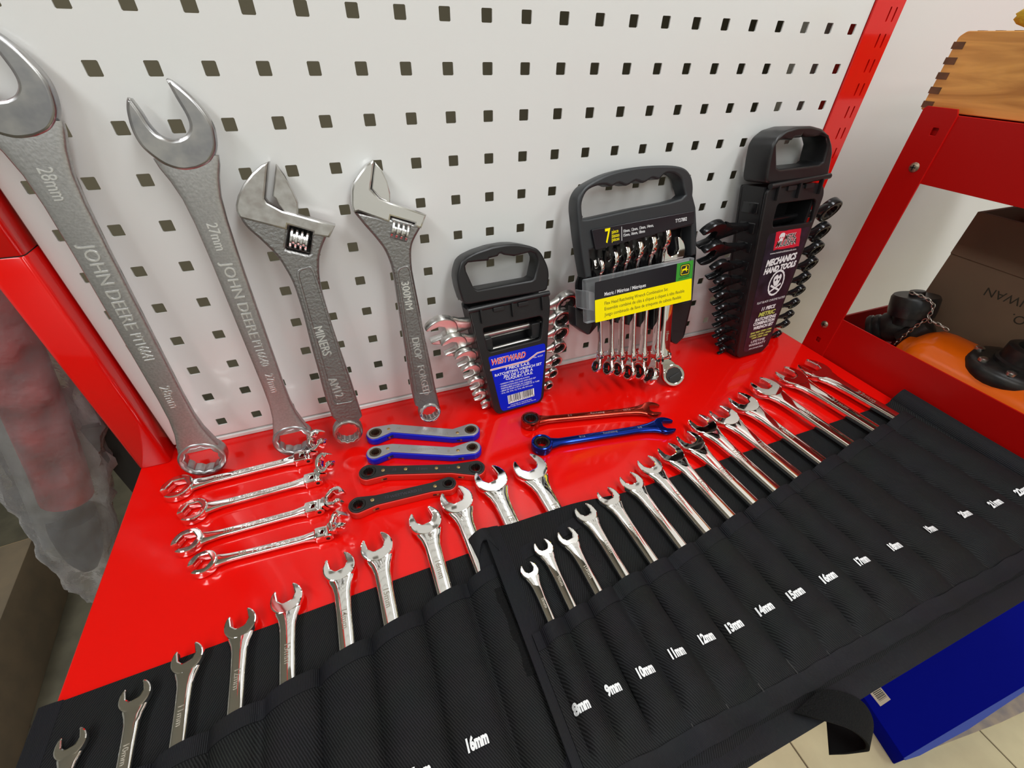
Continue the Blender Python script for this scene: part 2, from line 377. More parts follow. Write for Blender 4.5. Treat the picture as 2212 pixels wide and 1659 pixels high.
# rolled edges of the sheet
g.add([(x0, 0, zb), (x1, 0, zb), (x0, 1.2, zb - 2), (x1, 1.2, zb - 2), (x0, 4, zb - 3), (x1, 4, zb - 3), (x0, 18, zb - 3), (x1, 18, zb - 3)], [(0, 1, 3, 2), (2, 3, 5, 4), (4, 5, 7, 6)])
g.add([(x0, 0, zb), (x0, 0, zt), (x0 - 1.5, 2, zb), (x0 - 1.5, 2, zt), (x0 - 1.5, 18, zb), (x0 - 1.5, 18, zt)], [(0, 1, 3, 2), (2, 3, 5, 4)])
g.add([(x1, 0, zb), (x1, 0, zt), (x1 + 1.5, 2, zb), (x1 + 1.5, 2, zt), (x1 + 1.5, 18, zb), (x1 + 1.5, 18, zt)], [(0, 1, 3, 2), (2, 3, 5, 4)])
g.add([(x0, 0, zt), (x1, 0, zt), (x0, 18, zt), (x1, 18, zt)], [(0, 1, 3, 2)])
panel = inb(g, 'perforated_panel', 'white_panel', smooth=20)
inb(G().slab(rrect(x0, x1, 0.2, 5.8, 1), -14, 0.5, bev=1, M=FX), 'panel_ledge', 'white_panel')
# uprights
zj = lean((0, -19, 0), 0, 0).px(30, 556)[1]
inb(G().slab(rrect(-92, -60.5, -19, 24, 4.5, 5), 0.2, zj - 0.5, bev=0.8, res=1), 'upright', 'red_paint', smooth=50)
inb(G().slab(rrect(-92, -60.5, -19, 24, 4.5, 5), zj + 0.5, 700, bev=0.8, res=1), 'upright', 'red_paint', smooth=50)
inb(G().slab(rrect(-91, -61.5, -18, 23, 4, 5), zj - 4, zj + 4), 'upright_joint', 'dark_sheet', smooth=50)
inb(G().slab(rrect(-91.5, -60, -18.5, 23.5, 4.5, 5), FLOOR, -32), 'leg', 'red_paint', smooth=50)
holes = []
for k in range(-9, 18):
    for sx in (848.5, 858.5):
        z = 429 - k * 25 - 4
        if z > 20: holes.append(rrect(sx - 1.2, sx + 1.2, z - 7, z + 7, 1.1, 3))
up = inb(G().slab(rrect(820.5, 869, 0.4, 700, 1), 0, 2.5, holes, M=FX), 'upright', 'red_paint')
inb(G().box(820.5, 823, 2, 40, 0.4, 700).box(866.5, 869, 2, 40, 0.4, 700).box(820.5, 869, 38, 40, 0.4, 700), 'upright_channel', 'red_paint')
inb(G().box(837.5, 869, 0, 40, FLOOR, -32), 'leg', 'red_paint')
inb(G().box(-90, -60, -360, -330, FLOOR, -32), 'leg', 'red_paint')
inb(G().box(838, 868, -360, -330, FLOOR, -32), 'leg', 'red_paint')

# ================================================================ wrench builders
def jaw_outline(s, ang=0.0, teeth=True, tip=1.12, pw=1.0):
    """open end, throat bottom at the origin, opening towards +y, then turned by ang"""
    def inner(side):
        pts = [(0.5, 1.0), (0.5, 0.30)]
        if teeth:
            pts = [(0.5, 1.02)]; n = 6
            for k in range(n):
                y = 0.92 - k * 0.10; pts += [(0.5, y), (0.53, y - 0.03), (0.53, y - 0.06)]
            pts += [(0.5, 0.30)]
        return [(side * x, y) for x, y in pts]
    right_out = crom([(0.0, -0.82), (0.36, -0.76), (0.74 * pw, -0.50), (0.97 * pw, -0.10), (1.02 * pw, 0.28), (0.93 * pw, 0.68), (0.76, 0.98), (0.60, tip)], 4)
    rp = right_out + [(0.545, tip - 0.01)] + inner(1) + [(0.30, 0.03), (0.2, 0.0)]
    lp = [(-x, y) for x, y in reversed(right_out)]
    lft = [(-0.2, 0.0), (-0.30, 0.03)] + list(reversed(inner(-1))) + [(-0.545, tip - 0.01)] + lp
    pts = rp + lft
    c, sn = math.cos(ang), math.sin(ang)
    return [((x * c - y * sn) * s, (x * sn + y * c) * s) for x, y in pts]
def sect(w, h, y, x=0.0, z=0.0, p=3.2, n=20):
    out = []
    for k in range(n):
        a = 2 * math.pi * k / n; c, sn = math.cos(a), math.sin(a)
        out.append((x + w * math.copysign(abs(c) ** (2 / p), c), y, z + h * math.copysign(abs(sn) ** (2 / p), sn)))
    return out
def shaft_rings(prof, p=3.2):
    return [sect(w, h, y, 0, z, p) for (y, w, h, z) in prof]
def combo_body(g, s, D, ang=R(12), th=None, sw=0.46, sh=None, ringt=None, teeth=True, p=3.0, ringr=0.78, box12=True, ring=True, round_throat=False, pw=1.0):
    """throat at origin, shaft runs to -y, ring centre at y=-D, wrench lies about z=0"""
    th = th or 0.36 * s + 1.2; sh = sh or 0.17 * s + 1.1; ringt = ringt or 0.30 * s + 1.5
    jo = jaw_outline(s, ang, teeth, pw=pw)
    g.slab(jo, -th / 2, th / 2, bev=min(1.3, 0.10 * s), res=2)
    rr = ringr * s
    prof = []
    y0, y1 = -0.55 * s, -(D - rr * 0.6)
    for t, wf_, hf in [(0, 0.80, 0.86), (0.02, 0.74, 0.9), (0.05, 0.60, 1.0), (0.10, 0.50, 1.05), (0.2, 1.0 * sw, 1.0), (0.5, 0.97 * sw, 0.95), (0.8, 0.95 * sw, 1.0), (0.9, 0.97 * sw, 1.05), (0.96, 0.56, 1.2), (1.0, 0.62, 1.25)]:
        prof.append((y0 + (y1 - y0) * t, (wf_ if wf_ > 0.47 or True else 0) * s, sh * hf, 0))
    g.loft(shaft_rings(prof, p))
    if ring:
        g.slab(circ(0, -D, rr, 32), -ringt / 2, ringt / 2, holes=[star12(0, -D, 0.54 * s) if box12 else circ(0, -D, 0.54 * s)], bev=min(1.6, 0.12 * s), res=2)
    return g
def wframe(T, direction, normal):
    """frame with v = jaw direction, n ~ normal"""
    v = Vector(direction).normalized(); n = Vector(normal); n = (n - v * n.dot(v)).normalized(); u = v.cross(n)
    return Frame(T, u, v)

# ---------------------------------------------------------------- tool rolls (cloth first, then the wrenches in their pockets)
r1 = [(9,(127,1597),(164,1578),(145,1619),None),(10,(270,1487),(313,1465),(286,1514),(276,1659)),(11,(381,1408),(423,1383),(401,1432),(389,1616)),(12,(495,1332),(536,1309),(519,1356),(511,1547)),(13,(593,1280),(635,1258),(620,1302),(624,1481)),(14,(708,1207),(750,1187),(734,1233),(753,1406)),(15,(783,1168),(824,1145),(814,1191),(851,1349)),(16,(894,1109),(930,1092),(922,1133),(964,1287)),(17,(952,1067),(990,1048),(989,1088),(1019,1159)),(18,(1028,1024),(1061,1008),(1064,1043),(1103,1123)),(19,(1113,1001),(1145,983),(1148,1019),(1196,1093))]
r2 = [(8,(1130,1222),(1149,1213),(1150,1236),(1196,1365)),(9,(1156,1176),(1176,1164),(1177,1189),(1246,1333)),(10,(1208,1154),(1228,1140),(1230,1166),(1301,1296)),(11,(1245,1100),(1265,1089),(1269,1114),(1357,1257)),(12,(1297,1063),(1316,1054),(1319,1079),(1415,1220)),(13,(1346,1031),(1366,1021),(1373,1045),(1470,1186)),(14,(1384,996),(1406,982),(1412,1010),(1523,1152)),(15,(1427,970),(1450,957),(1456,984),(1575,1117)),(16,(1467,945),(1490,931),(1498,959),(1624,1085)),(17,(1492,905),(1513,893),(1523,923),(1669,1054)),(18,(1535,890),(1555,877),(1567,905),(1719,1024)),(19,(1581,868),(1594,850),(1610,876),(1771,994)),(20,(1630,829),(1646,818),(1661,842),(1829,958)),(21,(1685,804),(1702,795),(1718,818),(1889,930)),(22,(1729,795),(1746,778),(1768,803),(1937,905))]
CL = 1.6                                                          # cloth thickness
def base1(x): return CL + 0.4
def base2(x):
    return CL + 0.6 + 13.5 * smooth01((430 - x) / 95.0) + 5.0 * smooth01((285 - x) / 34.0)
def curl2(x): return 0.0
def lead(rows, base):
    out = []
    for s, L, Rr, T, P in rows:
        z = 10.0
        for _ in range(3):
            t = bp(T[0], T[1], z); z = base(t.x) + 0.18 * s + 1.2 + 2.2
        q = bp(P[0], P[1], z) if P else Vector((t.x + 8, t.y - 45, z))
        out.append((s, t, q))
    return out
w1 = lead(r1, base1); w2 = lead(r2, base2)
def pocket_cloth(name, label, ws, x0, x1, ytop, hem, ybot, pbot, base, seed, tag_group, kx=lambda x: 0.0):
    loc = Vector(((x0 + x1) / 2, (ytop(0.5) + ybot) / 2, 0))
    root = thing(name, label, 'tool roll', loc=loc, group=tag_group)
    def part(g, nm, mt, sm=60):
        g.v = [Vector(q) - loc for q in g.v]; return g.obj(nm, mt, root, sm)
    nz = lambda x, y, f, a: a * noise.noise(Vector((x * f, y * f, seed)))
    xs = [w[2].x for w in ws]
    div = [max(x0 + 14, xs[0] - 14)] + [(xs[i] + xs[i + 1]) / 2 for i in range(len(xs) - 1)] + [min(x1 - 6, xs[-1] + 26)]
    def bulge(x, y):
        x = x - kx(x) * (hem(x) - y)
        if x <= div[0] or x >= div[-1]: return 0.0
        for i in range(len(xs)):
            if x < div[i + 1]:
                s = ws[i][0]; t = (x - div[i]) / (div[i + 1] - div[i]); c = (xs[i] - div[i]) / (div[i + 1] - div[i])
                t = t * 0.5 / c if t < c else 0.5 + (t - c) * 0.5 / (1 - c)
                H = 0.31 * s + 7.4
                yt = hem(x); f = smooth01((y - pbot) / 26.0)
                return H * (math.sin(math.pi * t) ** 0.45) * f
        return 0.0
    def back(s_, t_):
        x = x0 + (x1 - x0) * s_; yt = ytop(s_); y = yt + (ybot - yt) * t_
        return (x, y, base_z(x, y))
    def base_z(x, y):
        return base(x) + nz(x, y, 0.012, 0.5)
    part(G().grid(90, 16, back, thick=CL), 'backing', 'twill')
    def pk(s_, t_):
        x = div[0] - 8 + (div[-1] + 6 - div[0] + 8) * s_; x = max(x0 + 1, min(x1 - 1, x)); yt = hem(x); y = yt + (pbot - yt) * t_
        b = bulge(x, y)
        w = nz(x, y, 0.06, 1.0) * min(1, b / 5) + nz(x, y, 0.16, 0.45) * min(1, b / 5)
        return (x, y, base_z(x, y) + 1.3 + b + w)
    npk = 16 * len(xs)
    part(G().grid(npk, 34, pk, thick=0.9), 'pocket_panel', 'twill_pocket')
    def band(y_of, wid, lift, nm, wav=0.0):
        def fn(s_, t_):
            x = div[0] - 8 + (div[-1] + 6 - div[0] + 8) * s_; x = max(x0 + 1, min(x1 - 1, x)); y = y_of(x) + wid * (0.5 - t_)
            yy = max(pbot, min(hem(x), y))
            b = bulge(x, yy)
            return (x, y + nz(x, 0, 0.05, wav), base_z(x, y) + 1.3 + b + lift + nz(x, y, 0.07, wav * 0.6))
        part(G().grid(npk, 3, fn, thick=0.8), nm, 'tape')
    band(lambda x: hem(x) - 5.0, 13, 0.9, 'pocket_hem')
    band(lambda x: pbot - 2.0, 13, 1.0, 'pocket_seam', 1.4)
    # stitched fold at each pocket divider
    for d in div[1:-1]:
        yh = hem(d)
        part(G().grid(2, 8, lambda s_, t_: (d - 1.6 + 3.2 * s_, yh + 1.5 - 14 * t_, base_z(d, yh) + 3.4 + 0.9 * math.sin(math.pi * s_)), thick=0.8), 'stitched_fold', 'tape')
        part(G().grid(1, 30, lambda s_, t_: (d - 0.45 + 0.9 * s_ + kx(d) * (12 + (yh - 12 - pbot - 4) * t_), yh - 12 + (pbot + 4 - yh + 12) * t_, base_z(d, yh) + 1.9 + nz(d, yh + t_ * 150, 0.06, 0.3)), thick=0.5), 'stitch_line', 'dark_sheet')
    # edge binding
    def edge(fn, nm): part(G().grid(60, 3, fn, thick=CL + 1.4), nm, 'tape')
    edge(lambda s_, t_: (x0 - 1 + 15 * t_, ytop(0) + 1 + (ybot - ytop(0)) * s_, base_z(x0 + 15 * t_, ytop(0) + (ybot - ytop(0)) * s_) + 0.8 - 0.6 * (2 * t_ - 1) ** 2), 'edge_binding')
    edge(lambda s_, t_: (x0 + (x1 - x0) * s_, ybot + 14 - 15 * t_, base_z(x0 + (x1 - x0) * s_, ybot) + 0.8 - 0.6 * (2 * t_ - 1) ** 2 + nz(x0 + (x1 - x0) * s_, 0, 0.03, 0.8)), 'edge_binding')
    edge(lambda s_, t_: (x1 - 14 + 15 * t_, ytop(1) + 1 + (ybot - ytop(1)) * s_, base_z(x1 - 14 + 15 * t_, ytop(1) + (ybot - ytop(1)) * s_) + 0.8 - 0.6 * (2 * t_ - 1) ** 2), 'edge_binding')
    return root, loc, (lambda x, y: base_z(x, y) + 1.3 + bulge(x, y)), div, part
hem1 = lambda x: -325 + (x - 5) * 0.19
hem2 = lambda x: -347 + (x - 277) * 0.142
roll1, loc1, surf1, div1, part1 = pocket_cloth('tool_roll', 'black cloth tool roll at the left, partly covered by the other roll', w1, -99, 372, lambda t: -260 + 12 * t, hem1, -472, -449, base1, 3.1, 'black cloth tool rolls')
roll2, loc2, surf2, div2, part2 = pocket_cloth('tool_roll', 'black cloth tool roll at the right with pockets printed 8mm to 22mm', w2, 251, 866, lambda t: -244 + 4 * t, hem2, -472, -447, lambda x: base2(x) + 20 * smooth01((x - 842) / 24.0) ** 1.3, 8.4, 'black cloth tool rolls', kx=lambda x: 0.10 * (x - 277) / 540.0)
# turned-down left edge of the upper roll, with its hook strip
flapz = lambda x, y: 12.2 + 0.8 * noise.noise(Vector((x * 0.05, y * 0.03, 2)))
part2(G().grid(14, 50, lambda s_, t_: (234.5 + 46 * s_ + 6 * t_, -245 - 229 * t_, flapz(s_ * 40, t_ * 200) + 1.6 * math.sin(math.pi * min(1, s_ * 2.2))), thick=1.4), 'folded_under_flap', 'tape')
part2(G().grid(16, 8, lambda s_, t_: (234.5 + 19.5 * s_ + 3 * t_, -243.5 - (26 - 16 * math.sin(math.pi * s_)) * t_, 12.6 + (base2(251) + 1.2 - 12.6) * math.sin(math.pi / 2 * s_) + 3.5 * math.sin(math.pi * s_) * (1 - t_)), thick=1.4), 'edge_fold', 'tape')
part2(G().grid(10, 30, lambda s_, t_: (239 + 9 * s_ + 7 * t_ * 0.6, -300 - 72 * t_, 15.2 + 0.8 * math.sin(math.pi * s_)), thick=1.2), 'hook_strip', 'velcro')

def roll_wrench(s, T, P, label, group, etch, flat, jaw, sw):
    d = (T - P); d.z = 0; d.x = d.x * 0.35 if 'left' in group else -0.10 * (P.x - 277) / 540.0 * d.y; mid = (T + P) / 2; T = Vector((mid.x + d.x / 2, T.y, T.z))
    fr = wframe(T, d, (0, 0, 1))
    root = thing('combination_wrench', label, 'wrench', fr, group=group)
    D = min(9.2 * s + 45, (T.y + 449 - 34) - 0.8 * s)
    combo_body(G(), s, D, ang=R(jaw), p=3.6 if flat else 2.6, sw=sw).obj('wrench_body', 'chrome', root, 40)
    if etch:
        zt = 0.17 * s + 1.1
        put_text('%dmm' % s, 'size_marking', 'chrome_etch', root, (0.02 * s, -2.9 * s - 6), 0.42 * s + 1.0, rot=-math.pi / 2, z=zt + 0.05, depth=0.06, bold=0.02)
    return root
MM = {8: 'eight', 9: 'nine', 10: 'ten', 11: 'eleven', 12: 'twelve', 13: 'thirteen', 14: 'fourteen', 15: 'fifteen', 16: 'sixteen', 17: 'seventeen', 18: 'eighteen', 19: 'nineteen', 20: 'twenty', 21: 'twenty-one', 22: 'twenty-two'}
for i, (s, T, P) in enumerate(w1):
    if i == 0: lb = 'smallest chrome wrench of the left tool roll, at the bottom left corner'
    elif i == 10: lb = 'chrome 19mm wrench, largest and rightmost of the left tool roll'
    else: lb = 'chrome %dmm open-end wrench in the left tool roll, %s from the left' % (s, ORD[i])
    roll_wrench(s, T, P, lb, 'chrome wrenches in the left tool roll', True, False, 11, 0.47)
for i, (s, T, P) in enumerate(w2):
    lb = 'chrome wrench in the right tool roll, in the pocket printed %dmm' % s
    if i == 0: lb = 'smallest chrome wrench of the right tool roll, in the pocket printed 8mm'
    if i == 14: lb = 'largest chrome wrench of the right tool roll, beside the red rack'
    roll_wrench(s, T, P, lb, 'chrome wrenches in the right tool roll', True, True, 8, 0.43)
# printed sizes
LB = {8:(1257,1525),9:(1325,1487),10:(1394,1449),11:(1462,1409),12:(1526,1378),13:(1586,1352),14:(1652,1315),15:(1718,1282),16:(1789,1247),17:(1862,1211),18:(1933,1180),19:(2010,1143),20:(2085,1110),21:(2150,1087),22:(2208,1060)}
def print_size(part, surf, st, x, y, size):
    vs, fs = text(st, size, bold=size * 0.055, width=0.60, depth=0.0)
    g = G(); bm = bmesh.new()
    vv = [bm.verts.new((q.x + x, q.y + y, 0)) for q in vs]
    for f in fs:
        try: bm.faces.new([vv[k] for k in f])
        except ValueError: pass
    for lim in (4.0, 2.0, 1.2):
        bmesh.ops.triangulate(bm, faces=bm.faces)
        bmesh.ops.subdivide_edges(bm, edges=[e for e in bm.edges if e.calc_length() > lim], cuts=1)
    bmesh.ops.triangulate(bm, faces=bm.faces)
    bm.verts.index_update()
    g.add([(v.co.x, v.co.y, surf(v.co.x, v.co.y) + 1.8) for v in bm.verts], [tuple(v.index for v in f.verts) for f in bm.faces]); bm.free()
    return part(g, 'size_print', 'white_print', 0)
for s, (x, y) in LB.items():
    z = 40.0
    while z > 0:
        q = bp(x, y, z)
        if surf2(q.x, q.y) + 1 >= z: break
        z -= 0.25
    print_size(part2, surf2, '%dmm' % s, q.x, q.y, 9.4)
for st, (x, y) in {'16mm': (1030, 1603), '15mm': (905, 1672)}.items():
    z = 40.0
    while z > 0:
        q = bp(x, y, z)
        if surf1(q.x, q.y) + 1 >= z: break
        z -= 0.25
    print_size(part1, surf1, st, q.x, q.y, 10.5)
# hook-and-loop strap of the right roll, hanging over the bench front
rows = [((1716, 1540), (1770, 1492), 7.5), ((1760, 1552), (1806, 1492), 9), ((1800, 1563), (1842, 1503), 7), ((1840, 1578), (1868, 1524), 1), ((1868, 1600), (1882, 1555), -9), ((1874, 1618), (1880, 1585), -20), ((1862, 1622), (1868, 1580), -32), ((1825, 1628), (1826, 1560), -40), ((1792, 1630), (1786, 1556), -42)]
A_ = [bp(*a, z) for a, b, z in rows]; B_ = [bp(*b, z) for a, b, z in rows]
def cr3(P):
    out = []
    for i in range(len(P) - 1):
        p0, p1_, p2_, p3_ = P[max(0, i - 1)], P[i], P[i + 1], P[min(len(P) - 1, i + 2)]
        for k in range(5):
            t = k / 5; out.append(0.5 * ((2 * p1_) + (p2_ - p0) * t + (2 * p0 - 5 * p1_ + 4 * p2_ - p3_) * t * t + (3 * p1_ - p0 - 3 * p2_ + p3_) * t ** 3))
    return out + [P[-1]]
A_, B_ = cr3(A_), cr3(B_)
def strap(o0, o1, nm, mt):
    vs = []; fs = []; N = len(A_)
    for i in range(N):
        t = ((A_[min(i + 1, N - 1)] + B_[min(i + 1, N - 1)]) - (A_[max(i - 1, 0)] + B_[max(i - 1, 0)])).normalized(); w = (B_[i] - A_[i]).normalized(); nn = t.cross(w).normalized()
        for e in (A_[i], B_[i]):
            for b in (o0, o1): vs.append(e + nn * b)
    for i in range(N - 1):
        k = 4 * i
        for a, b in ((0, 1), (1, 3), (3, 2), (2, 0)): fs.append((k + a, k + b, k + 4 + b, k + 4 + a))
    fs += [(0, 2, 3, 1), (len(vs) - 4, len(vs) - 3, len(vs) - 1, len(vs) - 2)]
    return part2(G().add(vs, fs), nm, mt, 50)
strap(0.0, 1.3, 'strap_loops', 'velcro'); strap(-1.0, -0.1, 'strap_back', 'velcro_back')

# ================================================================ big wrenches leaning on the panel
LEAN = lean((0, -46, 0), 0, 6.2)
def lean_wrench(s, ringpx, throatpx, jaw, label, txts, fr0=LEAN):
    h = 7.0
    a = Vector(fr0.px(*ringpx, h)); b = Vector(fr0.px(*throatpx, h))
    d = b - a; D = d.length
    T = fr0.world((b.x, b.y, h)); fr = wframe(T, fr0.u * d.x + fr0.v * d.y, fr0.n)
    root = thing('combination_wrench', label, 'wrench', fr, group='large wrenches leaning on the panel')
    g = G(); th = 0.36 * s
    g.slab(jaw_big(s, R(jaw)), -th / 2, th / 2, bev=2.6, res=3)
    g.obj('open_jaw', 'satin_bright', root, 45)
    g = G(); rr = 0.80 * s
    y0, y1 = -0.50 * s, -(D - rr * 0.55)
    prof = []
    for t, w, hgt in [(0, 0.86, 0.13), (0.025, 0.80, 0.145), (0.06, 0.66, 0.155), (0.11, 0.53, 0.155), (0.18, 0.465, 0.15), (0.30, 0.43, 0.145), (0.55, 0.41, 0.14), (0.78, 0.385, 0.15), (0.86, 0.40, 0.165), (0.92, 0.47, 0.20), (0.97, 0.60, 0.24), (1.0, 0.68, 0.25)]:
        prof.append((y0 + (y1 - y0) * t, w * s, hgt * s, 0))
    g.loft(shaft_rings(prof, 5.0)); g.obj('shaft', 'satin_steel', root, 50)
    g = G().slab(circ(0, -D, rr, 40), -0.27 * s, 0.27 * s, holes=[star12(0, -D, 0.56 * s, dep=0.10)], bev=2.2, res=3)
    g.obj('box_ring', 'satin_bright', root, 40)
    for st, q0, q1, size in txts:
        z = 0.143 * s + 0.25; e0, e1 = fr.px(*q0, z), fr.px(*q1, z)
        fit_text(st, 'raised_lettering', 'raised_steel', root, (0, e0[1]), (0, e1[1]), size, z=z, depth=0.45)
    return root
def jaw_big(s, ang):
    ro = crom([(0.0, -0.86), (0.40, -0.79), (0.76, -0.52), (0.98, -0.10), (1.03, 0.25), (0.95, 0.68), (0.80, 1.02), (0.66, 1.24), (0.57, 1.33)], 5)
    ri = crom([(0.52, 1.30), (0.50, 0.9), (0.50, 0.45), (0.42, 0.18), (0.22, 0.02), (0.0, -0.02)], 5)
    lo = crom([(-0.0, -0.02), (-0.22, 0.02), (-0.42, 0.18), (-0.50, 0.45), (-0.50, 0.8), (-0.53, 1.12)], 5)[1:]
    lx = crom([(-0.60, 1.16), (-0.70, 1.06), (-0.83, 0.85), (-0.97, 0.50), (-1.02, 0.15), (-0.96, -0.15), (-0.74, -0.54), (-0.40, -0.79), (0.0, -0.86)], 5)
    pts = ro + ri + lo + lx
    c, sn = math.cos(ang), math.sin(ang)
    return [((x * c - y * sn) * s, (x * sn + y * c) * s) for x, y in pts]
lean_wrench(28.5, (440, 985), (18, 212), 13, 'satin grey combination wrench marked 28mm, tallest wrench at the far left of the panel',
            [('28mm', (95, 362), (122, 434), 9.5), ('JOHN DEERE', (180, 528), (285, 712), 10), ('PT16641', (292, 722), (326, 778), 8.5), ('28mm', (352, 836), (380, 880), 8.5)])
lean_wrench(27, (634, 946), (388, 297), 13, 'satin grey combination wrench marked 27mm, standing beside the tallest wrench',
            [('27mm', (461, 482), (484, 540), 8.5), ('JOHN DEERE', (490, 566), (556, 730), 9), ('PT16640', (558, 736), (582, 790), 8), ('27mm', (584, 808), (600, 846), 8)])

# ================================================================ adjustable wrenches
Z2 = zoomer(500, 300, 2.989)
def adjustable(label, fr, jawmat, fixed, mov, body, head, ringpx, ringr, win, groove, txts, worm, closed):
    h = 10.0
    P = lambda q: fr.px(*Z2(*q), h)
    root = thing('adjustable_wrench', label, 'wrench', fr, group='adjustable wrenches leaning on the panel')
    rc = Vector(fr.px(*ringpx, h))
    left = [P(q) for q in body[0]]; right = [P(q) for q in body[1]]
    # handle: left edge down, round the ring end, right edge up
    a0 = math.atan2(left[-1][1] - rc.y, left[-1][0] - rc.x); a1 = math.atan2(right[0][1] - rc.y, right[0][0] - rc.x)
    if a1 < a0: a1 += 2 * math.pi
    arc = [(rc.x + ringr * math.cos(a0 + (a1 - a0) * k / 14), rc.y + ringr * math.sin(a0 + (a1 - a0) * k / 14)) for k in range(15)]
    outl = crom(left, 4) + arc + crom(right, 4)
    wq = rquad([P(q) for q in win], 2.0, 3)
    hole = circ(rc.x, rc.y, ringr * 0.66, 26)
    G().slab(outl, h - 14, h - 1.5, holes=[wq, hole], bev=2.5, res=3).obj('handle', 'cast_grip', root, 45)
    ring = G().slab(circ(rc.x, rc.y, ringr * 0.96, 30), h - 14.5, h + 0.2, holes=[star12(rc.x, rc.y, ringr * 0.68, dep=0.10)], bev=1.5)
    ring.obj('end_ring', jawmat, root, 40)
    G().slab([P(q) for q in head], h - 16, h, bev=1.8, res=2).obj('fixed_jaw', jawmat, root, 40)
    G().slab([P(q) for q in mov], h - 13.5, h - 2.2, bev=1.2).obj('movable_jaw', jawmat, root, 40)
    # recessed groove frame along the handle
    gl = rquad([P(q) for q in groove], 6, 6)
    c = Vector((sum(q[0] for q in gl) / len(gl), sum(q[1] for q in gl) / len(gl)))
    gi = []
    ax = (Vector(P(groove[0])) + Vector(P(groove[1])) - Vector(P(groove[2])) - Vector(P(groove[3]))).normalized(); pr = Vector((-ax.y, ax.x))
    for q in gl:
        dd = Vector(q) - c; gi.append(tuple(c + ax * (dd.dot(ax) * 0.975) + pr * (dd.dot(pr) * 0.72)))
    G().slab(gl, h - 2.0, h - 0.7, holes=[gi], bev=0.6).obj('handle_rim', 'cast_grip', root, 45)
    # knurl worm in its window
    w = [Vector(P(q)) for q in win]
    cx = (w[0] + w[1] + w[2] + w[3]) / 4; ux = ((w[1] - w[0]) + (w[2] - w[3])).normalized(); wid = ((w[1] - w[0]).length + (w[2] - w[3]).length) / 2; hei = ((w[3] - w[0]).length + (w[2] - w[1]).length) / 2
    prof = [(1.5, -wid * 0.48)]
    for k in range(4):
        z = -wid * 0.42 + k * wid * 0.215
        prof += [(hei * 0.30, z), (hei * 0.45, z + wid * 0.04), (hei * 0.45, z + wid * 0.12), (hei * 0.30, z + wid * 0.165)]
    prof += [(1.5, wid * 0.48)]
    M = Matrix.Translation((cx.x, cx.y, h - 7.5)) @ Matrix.Rotation(math.atan2(ux.y, ux.x), 4, 'Z') @ Matrix.Rotation(math.pi / 2, 4, 'Y')
    G().lathe(prof, 22, M).obj('worm_screw', 'ground_shiny', root, 30)
    G().slab(wq, h - 15.5, h - 13.5).obj('window_back', 'dark_hole', root, 30)
    for st, q0, q1, hgt, k in txts:
        fit_text(st, 'raised_lettering', 'raised_steel', root, P(q0), P(q1), hgt, z=h - 1.2, depth=0.4, **k)
    return root
FA = lean((0, -64, 0), 0, 10.5)
adjustable('adjustable wrench with mottled jaws and rough dark handle marked MINERS', FA, 'ground_steel',
    None,
    [(284, 162), (335, 232), (392, 335), (428, 415), (430, 500), (340, 470), (330, 462), (303, 430), (282, 388), (262, 372), (272, 290)],
    ([(48, 465), (52, 510), (100, 580), (190, 660), (290, 760), (350, 850), (395, 935), (430, 1035), (465, 1150), (510, 1330), (560, 1510), (600, 1660), (648, 1800)],
     [(845, 1800), (800, 1660), (765, 1550), (712, 1400), (660, 1250), (612, 1090), (578, 960), (566, 850), (572, 750), (605, 655), (640, 600), (664, 562)]),
    [(240, 145), (190, 168), (130, 222), (75, 292), (38, 370), (25, 430), (30, 470), (52, 512), (360, 590), (365, 556), (524, 602), (520, 622), (632, 640), (672, 560), (432, 492), (330, 465), (232, 412), (215, 388), (222, 300), (232, 200)],
    (752, 936), 17.0,
    [(370, 562), (522, 602), (505, 752), (348, 715)],
    [(410, 850), (525, 815), (810, 1700), (650, 1730)],
    [('MINERS', (552, 1218), (618, 1400), 9, {}), ('AM12', (645, 1550), (700, 1672), 9, {})], None, False)
FB = lean((0, -60, 0), 0, 10.0)
adjustable('adjustable wrench with bright closed jaws, embossed 300MM DROP FORGED', FB, 'ground_shiny',
    None,
    [(927, 146), (975, 205), (1008, 275), (1028, 350), (1028, 420), (1000, 405), (958, 384), (930, 352), (906, 322), (914, 240)],
    ([(786, 470), (860, 560), (930, 640), (990, 720), (1030, 810), (1052, 900), (1068, 1000), (1090, 1150), (1118, 1320), (1145, 1500), (1168, 1640), (1190, 1730)],
     [(1348, 1730), (1322, 1620), (1284, 1430), (1248, 1260), (1215, 1085), (1186, 935), (1168, 830), (1165, 720), (1182, 655), (1222, 582), (1235, 560)]),
    [(918, 135), (870, 165), (830, 215), (785, 280), (775, 335), (775, 430), (790, 478), (820, 470), (1022, 540), (1030, 500), (1182, 545), (1178, 562), (1226, 582), (1262, 490), (1030, 412), (958, 386), (900, 325), (912, 240), (922, 160)],
    (930, 893), 14.0,
    [(1030, 502), (1180, 547), (1145, 690), (1005, 652)],
    [(1062, 840), (1152, 812), (1318, 1640), (1185, 1660)],
    [('300MM', (1118, 925), (1150, 1105), 8, {}), ('DROP', (1185, 1290), (1210, 1425), 8, {}), ('FORGED', (1220, 1470), (1262, 1655), 8, {})], None, True)

